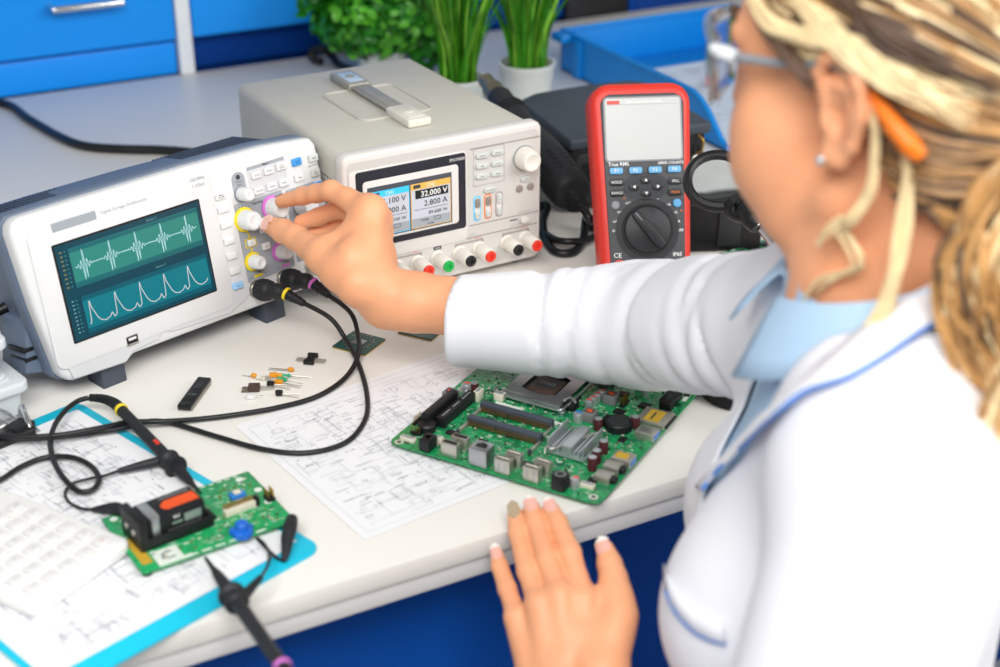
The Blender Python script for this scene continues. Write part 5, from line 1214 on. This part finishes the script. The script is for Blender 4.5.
def hem(V, F, it=14):
    e = np.concatenate([F[:, [0,1]], F[:, [1,2]], F[:, [2,3]], F[:, [3,0]]]); k = np.sort(e, 1); kk, ix, ct = np.unique(k[:, 0].astype(np.int64)*len(V)+k[:, 1], return_index=True, return_counts=True)
    b = k[ix[ct == 1]]; V = V.copy(); n = len(V); w_ = np.bincount(b[:, 0], minlength=n)+np.bincount(b[:, 1], minlength=n); on = w_ > 0
    for _ in range(it):
        A = np.stack([np.bincount(b[:, 0], V[b[:, 1], c], n)+np.bincount(b[:, 1], V[b[:, 0], c], n) for c in range(3)], 1)
        V[on] += .5*(A[on]/w_[on][:, None]-V[on])
    return V
skin_obj('shirt', Vs-off, Fs[keep], 'shirt', person)
vc = Vol((100, -560, -470), (720, 330, 330), 4)
trunk(vc, 13)
def crease(seed, n, amp, t0, t1, ax_):
    g = random.Random(seed); cs = [(g.uniform(t0, t1), g.uniform(.012, .03), g.uniform(-.9, .9), g.uniform(.5, 1)*amp, g.uniform(0, 6.28)) for _ in range(n)]
    up = np.array((.2, .1, .95)); e1 = up-ax_*(up@ax_); e1 /= np.linalg.norm(e1); e2 = np.cross(ax_, e1)
    def f(o):
        def fn(X, Y, Z, t):
            x, y, z = X-o[0], Y-o[1], Z-o[2]; th = np.arctan2(x*e2[0]+y*e2[1]+z*e2[2], x*e1[0]+y*e1[1]+z*e1[2]); d = 0
            for c0, wd, sl, am, ph in cs:
                d = d+am*np.exp(-((t-c0-sl*.09*np.sin(th+ph))/wd)**2)*(.5+.5*np.cos(th+ph*1.7))
            return d
        return fn
    return f
uax = (elR-shR)/np.linalg.norm(elR-shR); fax = (wrR-elR)/np.linalg.norm(wrR-elR)
dz = V3((0, 0, -8)); cuff = V3(dep(461, 321, 1300)); elS = elR+V3((0, 0, 3))
vc.cone(shR+dz*.3, elS, 60, 56, 26, fn=crease(3, 11, 7, .35, 1.0, uax)(shR)); vc.cone(elS, cuff-fax*0, 56, 41, 10, fn=crease(5, 11, 6, .0, .55, fax)(elS)); vc.cone(cuff, cuff+fax*30, 41, 39, 4)
vc.cone(tr(110,4,-55), shR, 58, 62, 30)
vc.cone(shL, elL, 66, 58, 30); cuL = elL+(wrL-elL)*.62; vc.cone(elL, cuL, 58, 42, 12)
for s0 in (0,):
    vc.cone(tr(-150,60,-130), tr(-118,70,-250), 5, 4, 16, sub=True); 
Vc, Fc = vc.mesh(); Vc = relax(Vc, Fc, 3, .5)
def segd(P, a, b):
    t = np.clip(((P-a)@(b-a))/((b-a)@(b-a)), 0, 1)[:, None]; return np.linalg.norm(P-a-t*(b-a), axis=1)
P_ = (Vc-N0)@TM; cen = Vc[Fc].mean(1); pc = P_[Fc].mean(1)
def halfw(z): return np.interp(z, [-300, -205, -150, -100, -40, 20, 80], [0, 0, 22, 48, 72, 86, 96])
opening = (np.abs(pc[:, 0]) < halfw(pc[:, 2])) & (pc[:, 1] > -12)
neckhole = (np.hypot(pc[:, 0]/1.12, pc[:, 1]-2) < 84) & (pc[:, 2] > -30)
cutR = ((cen-cuff)@fax > 4) & (np.linalg.norm(cen-cuff, axis=1) < 120); cutL = ((cen-cuL)@((wrL-elL)/np.linalg.norm(wrL-elL)) > 0) & (segd(cen, elL, wrL) < 64) & (np.linalg.norm(cen-cuL, axis=1) < 120)
arm = (segd(cen, shR, elR) < 88) | (segd(cen, elR, cuff) < 90)
opening &= ~arm; neckhole &= ~arm
keep = ~(opening | neckhole | cutR | cutL)
coat = skin_obj('lab_coat', hem(Vc, Fc[keep])-off, Fc[keep], 'coat', person)
sd = coat.modifiers.new('cloth thickness', 'SOLIDIFY'); sd.thickness = .0022; sd.offset = -1
from mathutils.bvhtree import BVHTree
bvh = BVHTree.FromPolygons([tuple(p) for p in Vc], [tuple(q) for q in Fc])
bvs = BVHTree.FromPolygons([tuple(p) for p in Vs], [tuple(q) for q in Fs])
def onc(px, py, lift=3, tree=None):
    d = Vector(_d(px, py)).normalized(); h = (tree or bvh).ray_cast(Vector(EYE), d)
    if h[0] is None: return None
    n = h[1] if h[1].dot(d) < 0 else -h[1]
    return h[0]+n*lift
def strip(rows, m, name, parent, thick=.0016):
    """cloth panel through rows of points"""
    mb = MB(PI_); n = len(rows[0]); v = [p for r_ in rows for p in r_]
    mb.add(v, [(i*n+j, i*n+j+1, (i+1)*n+j+1, (i+1)*n+j) for i in range(len(rows)-1) for j in range(n-1)], m)
    o = mb.obj(name, parent, ang=60); s_ = o.modifiers.new('cloth thickness', 'SOLIDIFY'); s_.thickness = thick; s_.offset = 0; return o
# ------------------------------------------------------------------ hair
g = random.Random(12)
vh = Vol(H0+V3((-150,-170,-150)), H0+V3((150,150,190)), 3.5)
vh.ell(hd(0,-10,54), (76,94,80), 10, HM); vh.ell(hd(0,-46,0), (70,58,76), 20, HM); vh.ell(hd(0,-100,-4), (34,30,34), 16, HM)
Vh, Fh = vh.mesh(); q = (Vh-H0)@HM; c_ = q[Fh].mean(1); y, z = c_[:, 1], c_[:, 2]
lim = np.where(y > -12, 37+(y-6)*.50, np.where(y > -34, 30+(y+12)*3.6, -66))
skin_obj('hair', Vh-off, Fh[z > lim], 'hair', person); hair = person.children[-1]
hair = [o for o in C.objects if o.name == 'hair'][0]
from mathutils.bvhtree import BVHTree as BT_
bvhh = BT_.FromPolygons([tuple(p) for p in q], [tuple(f) for f in Fh])
def onhair(p, lift):
    c0 = Vector((0, -25, 25)); d = (Vector(p)-c0).normalized(); h = bvhh.ray_cast(c0+d*260, -d)
    return np.array(h[0]+d*lift) if h[0] is not None else np.array(p)
hb_ = {m: MB(PI_) for m in ('hair', 'hair_light', 'hair_dark', 'hair_gold')}
G_ = np.array((0, -118, -2.))
def lay(p, m, r, lift, sag=0.):
    p = np.array(p, float); pts = []
    for i in range(9):
        t = i/8; e = p*(1-t)+G_*t; e = onhair(e, lift+2*math.sin(t*9+r*5)) if t < .9 else G_+(e-G_)*.6; e[2] -= sag*math.sin(PI*t); pts.append(Vector(hd(*e)))
    hb_[m].tube(pts, [r*.5, r, r*1.1, r, r*.7], m, n=6, k=3)
for i in range(1100):
    s_ = -1 if g.random() < .75 else 1; t = g.random()
    if t < .62:                                               # from the forehead and temple hairline
        u = g.random(); p = (s_*(8+62*u**.8), 80-70*u, 80-40*u)
        m = g.choices(('hair_light', 'hair', 'hair_dark', 'hair_gold'), (5, 2.4, 1.6, 2))[0] if u > .25 else g.choices(('hair_light', 'hair', 'hair_dark'), (3, 3, 2))[0]
    elif t < .8: u = g.random(); p = (s_*74, -14-22*u, 26-80*u); m = g.choices(('hair', 'hair_dark', 'hair_gold'), (3, 4, 2))[0]
    else: u = g.random(); p = (s_*(10+50*u), -60-10*u, -66); m = g.choices(('hair_dark', 'hair_gold', 'hair'), (3, 3, 2))[0]
    lay(p, m, g.uniform(.8, 2.2), g.uniform(0, 6), g.uniform(-2, 6))
for i in range(900):
    a, b = g.uniform(-1, 1), g.uniform(-.75, 1)
    lay((a*70, 5+b*75, 60+70*(1-a*a)*(1-.3*b*b)), g.choices(('hair_light', 'hair', 'hair_dark', 'hair_gold'), (4, 3, 1.4, 3))[0], g.uniform(.9, 2.2), g.uniform(0, 6), 0)
def lock(pts, m, r, n=1, spread=4):
    for i in range(n):
        P__ = [Vector(hd(*(np.array(p, float)+np.array((g.uniform(-1,1), g.uniform(-1,1), g.uniform(-1,1)))*spread*(.3+.7*j/len(pts))))) for j, p in enumerate(pts)]
        hb_[m].tube(P__, [r*.6, r, r, r*.8, r*.25], m, n=6, k=6)
lock([(-58,72,68),(-76,40,50),(-82,6,48),(-83,-22,45),(-81,-46,30),(-74,-74,14)], 'hair_light', 1.6, 40, 8)
lock([(-62,66,58),(-75,42,44),(-80,22,30),(-80,12,20)], 'hair_dark', 2.4, 14, 4.5)
lock([(-40,78,74),(-66,40,70),(-80,0,52),(-80,-40,30),(-66,-80,14)], 'hair_light', 1.5, 34, 11)
lock([(-30,80,76),(-58,40,88),(-76,0,72),(-80,-40,52),(-62,-90,26)], 'hair_dark', 1.5, 22, 10)
for k in range(170):
    m = g.choices(('hair_gold', 'hair_light', 'hair', 'hair_dark'), (6, 3, 4, 1))[0]
    lock([(-30,-108,6),(-58,-92,-40),(-70,-88,-90),(-66,-112,-150),(-50,-140,-210)], m, 1.9, 1, 26)
lock([(-70,40,48),(-77,18,36),(-79,-4,36),(-80,-26,16),(-78,-30,-20),(-76,-20,-52),(-78,-4,-66),(-76,4,-78)], 'hair_light', 1.5, 7, 3.5)
lock([(-79,-28,6),(-78,-30,-30),(-80,-18,-56),(-76,-6,-62),(-74,-20,-84),(-70,6,-104),(-68,18,-122)], 'hair_light', 1.3, 5, 5)
lock([(-72,-46,-12),(-78,-50,-60),(-86,-46,-100),(-92,-34,-130),(-96,-52,-150),(-92,-90,-158)], 'hair_light', 2, 12, 8)
for k in range(90):
    a = g.uniform(0, 1); m = g.choices(('hair_gold', 'hair_light', 'hair'), (4, 3, 2))[0]
    lock([(-10,-112,-4),(-26-20*a,-128,-30),(-52-34*a,-126-8*a,-90),(-74-30*a,-112-20*a,-140),(-80-30*a,-128,-190),(-60-40*a,-150,-240)], m, 2, 1, 16)
for k in range(26): lock([(-60,-40-g.uniform(0,30),-40),(-56,-70,-52),(-34,-98,-34),(-8,-116,-10)], g.choice(('hair_dark', 'hair', 'hair_gold')), 3, 1, 7)
for m, b_ in hb_.items(): b_.obj({'hair': 'hair_strands', 'hair_light': 'blonde_strands', 'hair_dark': 'brown_strands', 'hair_gold': 'golden_strands'}[m], hair)['kind'] = 'stuff'

# ------------------------------------------------------------------ safety glasses, earring
gl = thing('safety_glasses', 'clear safety glasses with an orange temple tip worn by the woman', 'glasses', hd(0, 100, 18))
IG_ = Matrix.Translation(-Vector(hd(0, 100, 18)))
HV = lambda *p: Vector(hd(*p))
for s_ in (-1, 1):
    rows = []
    for i in range(9):
        a = i/8; x = s_*(9+60*a); y = 112-8*a*a-26*max(0, a-.45)**1.4*2.; top = 43-6*a*a; bot = -6-14*math.sin(min(1, a*1.15)*PI)*.6+10*max(0, a-.6)
        rows.append([HV(x, y+2.5*math.sin(PI*j/6), bot+(top-bot)*j/6) for j in range(7)])
    mb = MB(IG_); v = [p for r_ in rows for p in r_]; mb.add(v, [(i*7+j, i*7+j+1, (i+1)*7+j+1, (i+1)*7+j) for i in range(8) for j in range(6)], 'clear_plastic')
    o = mb.obj('lens', gl, ang=70); m_ = o.modifiers.new('t', 'SOLIDIFY'); m_.thickness = .0018
    MB(IG_).tube([HV(s_*9,113,42), HV(s_*40,110,42), HV(s_*62,96,37), HV(s_*70,84,30)], 2.2, 'clear_plastic', n=10).obj('brow_bar', gl)
    MB(IG_).tube([HV(s_*69,88,30), HV(s_*71,78,28), HV(s_*72,68,27)], [3, 5, 4], 'white_trim', n=10).obj('hinge', gl)
    t = MB(IG_).tube([HV(s_*72,70,27), HV(s_*75,30,28), HV(s_*77,0,32), HV(s_*77,-16,26)], [3, 2.6, 2.4, 2.4], 'ink_soft', n=10).obj('temple', gl)
    tp_ = MB(IG_); tp_.tube([HV(s_*80,-30,16), HV(s_*83,-44,4), HV(s_*83,-54,-5), HV(s_*81,-59,-11)], [3.4, 5.6, 6, 4.4], 'orange_tip', n=14); tp_.tube([HV(s_*77,-14,27), HV(s_*80,-31,15)], [2.4, 3.4], 'orange_tip', n=12, k=2); tp_.obj('temple_tip', t)['label'] = 'orange temple tip'
MB(IG_).tube([HV(-10,112,28), HV(0,115,30), HV(10,112,28)], 2, 'clear_plastic', n=10).obj('bridge', gl)
MB(PI_).ell(HV(-79, 4, -24), (3.2, 3.2, 3.2), 'alu', 14).obj('earring', person)
for s_ in (-1, 1):
    e = MB(PI_); e.ell(HV(s_*32, 80, 18), (11.6, 11.6, 11.6), 'eye_white', 20); e.ell(HV(s_*31.5, 87.5, 17), (5.6, 5.6, 5.6), 'iris', 16); e.obj('eye', body)
    MB(PI_).tube([HV(s_*18,99,40), HV(s_*34,97,46), HV(s_*50,84,42)], [2, 2.6, 1], 'hair_dark', n=8).obj('eyebrow', body)
mp = MB(PI_); mp.tube([HV(-22,100,-54), HV(-10,106,-51), HV(0,106,-52), HV(10,106,-51), HV(22,100,-54)], [.8, 3, 3, 3, .8], 'lip', n=8); mp.tube([HV(-20,99,-57), HV(0,105,-60), HV(20,99,-57)], [.8, 4, .8], 'lip', n=8); mp.obj('lips', body)

# ------------------------------------------------------------------ collar, lapels, pocket
def ring_pt(th, r, z, ex=1.):                # angle from the front, around the neck in chest space
    return Vector(tr(-math.sin(th)*r*1.06, math.cos(th)*r*ex+2, z))
for s_ in (1, -1):
    rows = []
    for i in range(25):
        a = i/24; th = s_*(R(14)+(PI-R(14))*a); zt = min(60, 2+68*a); fr = max(0, 1-a*3.2)*(1 if s_ > 0 else .45)
        top, mid = ring_pt(th, 67, zt), ring_pt(th, 72, zt+5)
        out = ring_pt(th, 90-6*a+8*fr, zt-34-18*fr) if s_ > 0 else ring_pt(th, 104-16*a, zt-26-22*fr)
        rows.append([ring_pt(th, 66, zt-26), top, mid, mid+(out-mid)*.35+Vector(TU)*2, mid+(out-mid)*.7, out])
    strip(rows, 'shirt', 'shirt_collar', person)
inner = [(948,269),(898,310),(862,338),(829,368),(801,396),(769,420),(739,452),(718,474),(704,489)]
outer = [(975,300),(922,336),(884,366),(852,386),(812,400),(784,422),(755,446),(727,474),(711,495)]
rows = []; pip = []
for (a, b) in zip(inner, outer):
    pa, pb_ = onc(*a, 7, bvs) or onc(*a, 7), onc(*b, 7)
    if pa is None or pb_ is None or (pip and (pb_-pip[-1]).length > 130) or (pa-pb_).length > 120: continue
    rows.append([pa, (pa*2+pb_)/3+Vector((0,0,2)), (pa+2*pb_)/3+Vector((0,0,2)), pb_]); pip.append(pb_)
if len(rows) > 2: strip(rows, 'coat', 'lapel', coat, .002); MB(PI_).tube(pip, 1.5, 'piping', n=8, k=4).obj('lapel_piping', coat)

def trace(pts, lift): return [p for p in (onc(x, y, lift) for x, y in pts) if p is not None]
welt_top = [(664,566),(669,580),(677,594),(690,608),(706,617),(722,621),(734,622)]
welt_low = [(664,592),(670,606),(680,620),(693,632),(707,639),(722,643),(735,644)]
AB = [(onc(*a, 3.5), onc(*b, 2.5)) for a, b in zip([(x+5, y) for x, y in welt_top], [(x+5, y) for x, y in welt_low])]; AB = [q_ for q_ in AB if q_[0] is not None and q_[1] is not None and (q_[0]-q_[1]).length < 60]; A1, B1 = [q_[0] for q_ in AB], [q_[1] for q_ in AB]
if len(A1) == len(B1) and len(A1) > 3:
    strip([[a, (a+b)/2+Vector((0,0,.6)), b] for a, b in zip(A1, B1)], 'coat', 'chest_pocket', coat, .002); MB(PI_).tube(B1, 1.2, 'piping', n=8, k=4).obj('pocket_piping', coat)
# ================================================================== light, world, camera
w = bpy.data.worlds.new('lab_daylight'); sc.world = w; w.use_nodes = True
bg = w.node_tree.nodes['Background']; bg.inputs[0].default_value = (1., .985, .96, 1); bg.inputs[1].default_value = .28
def area(name, loc, target, sx, sy, power, col=(1,1,1)):
    l = bpy.data.lights.new(name, 'AREA'); l.shape = 'RECTANGLE'; l.size = sx; l.size_y = sy; l.energy = power; l.color = col
    o = bpy.data.objects.new(name, l); C.objects.link(o); o.location = loc
    o.rotation_euler = (Vector(target)-Vector(loc)).to_track_quat('-Z', 'Y').to_euler(); return o
area('window_daylight', (1.35, -1.15, 1.15), (.35, .1, .0), 1.2, 1.0, 29, (1, .985, .96))
area('ceiling_panel', (-.3, -.85, 1.3), (.22, .2, 0), 1.2, .8, 29, (1, .985, .965))
cam = bpy.data.cameras.new('camera'); co = bpy.data.objects.new('camera', cam); C.objects.link(co)
co.matrix_world = Matrix(((RT[0],UP[0],-FW[0],EYE[0]*K),(RT[1],UP[1],-FW[1],EYE[1]*K),(RT[2],UP[2],-FW[2],EYE[2]*K),(0,0,0,1)))
cam.sensor_fit = 'HORIZONTAL'; cam.sensor_width = 36; cam.lens = FPX*36/1000; cam.clip_start = .01; cam.clip_end = 50
cam.dof.use_dof = True; cam.dof.focus_distance = 1.37; cam.dof.aperture_fstop = 3.9
sc.camera = co
sc.view_settings.view_transform = 'Standard'; sc.view_settings.look = 'None'; sc.view_settings.exposure = 0; sc.view_settings.gamma = 1; sc.view_settings.use_curve_mapping = False
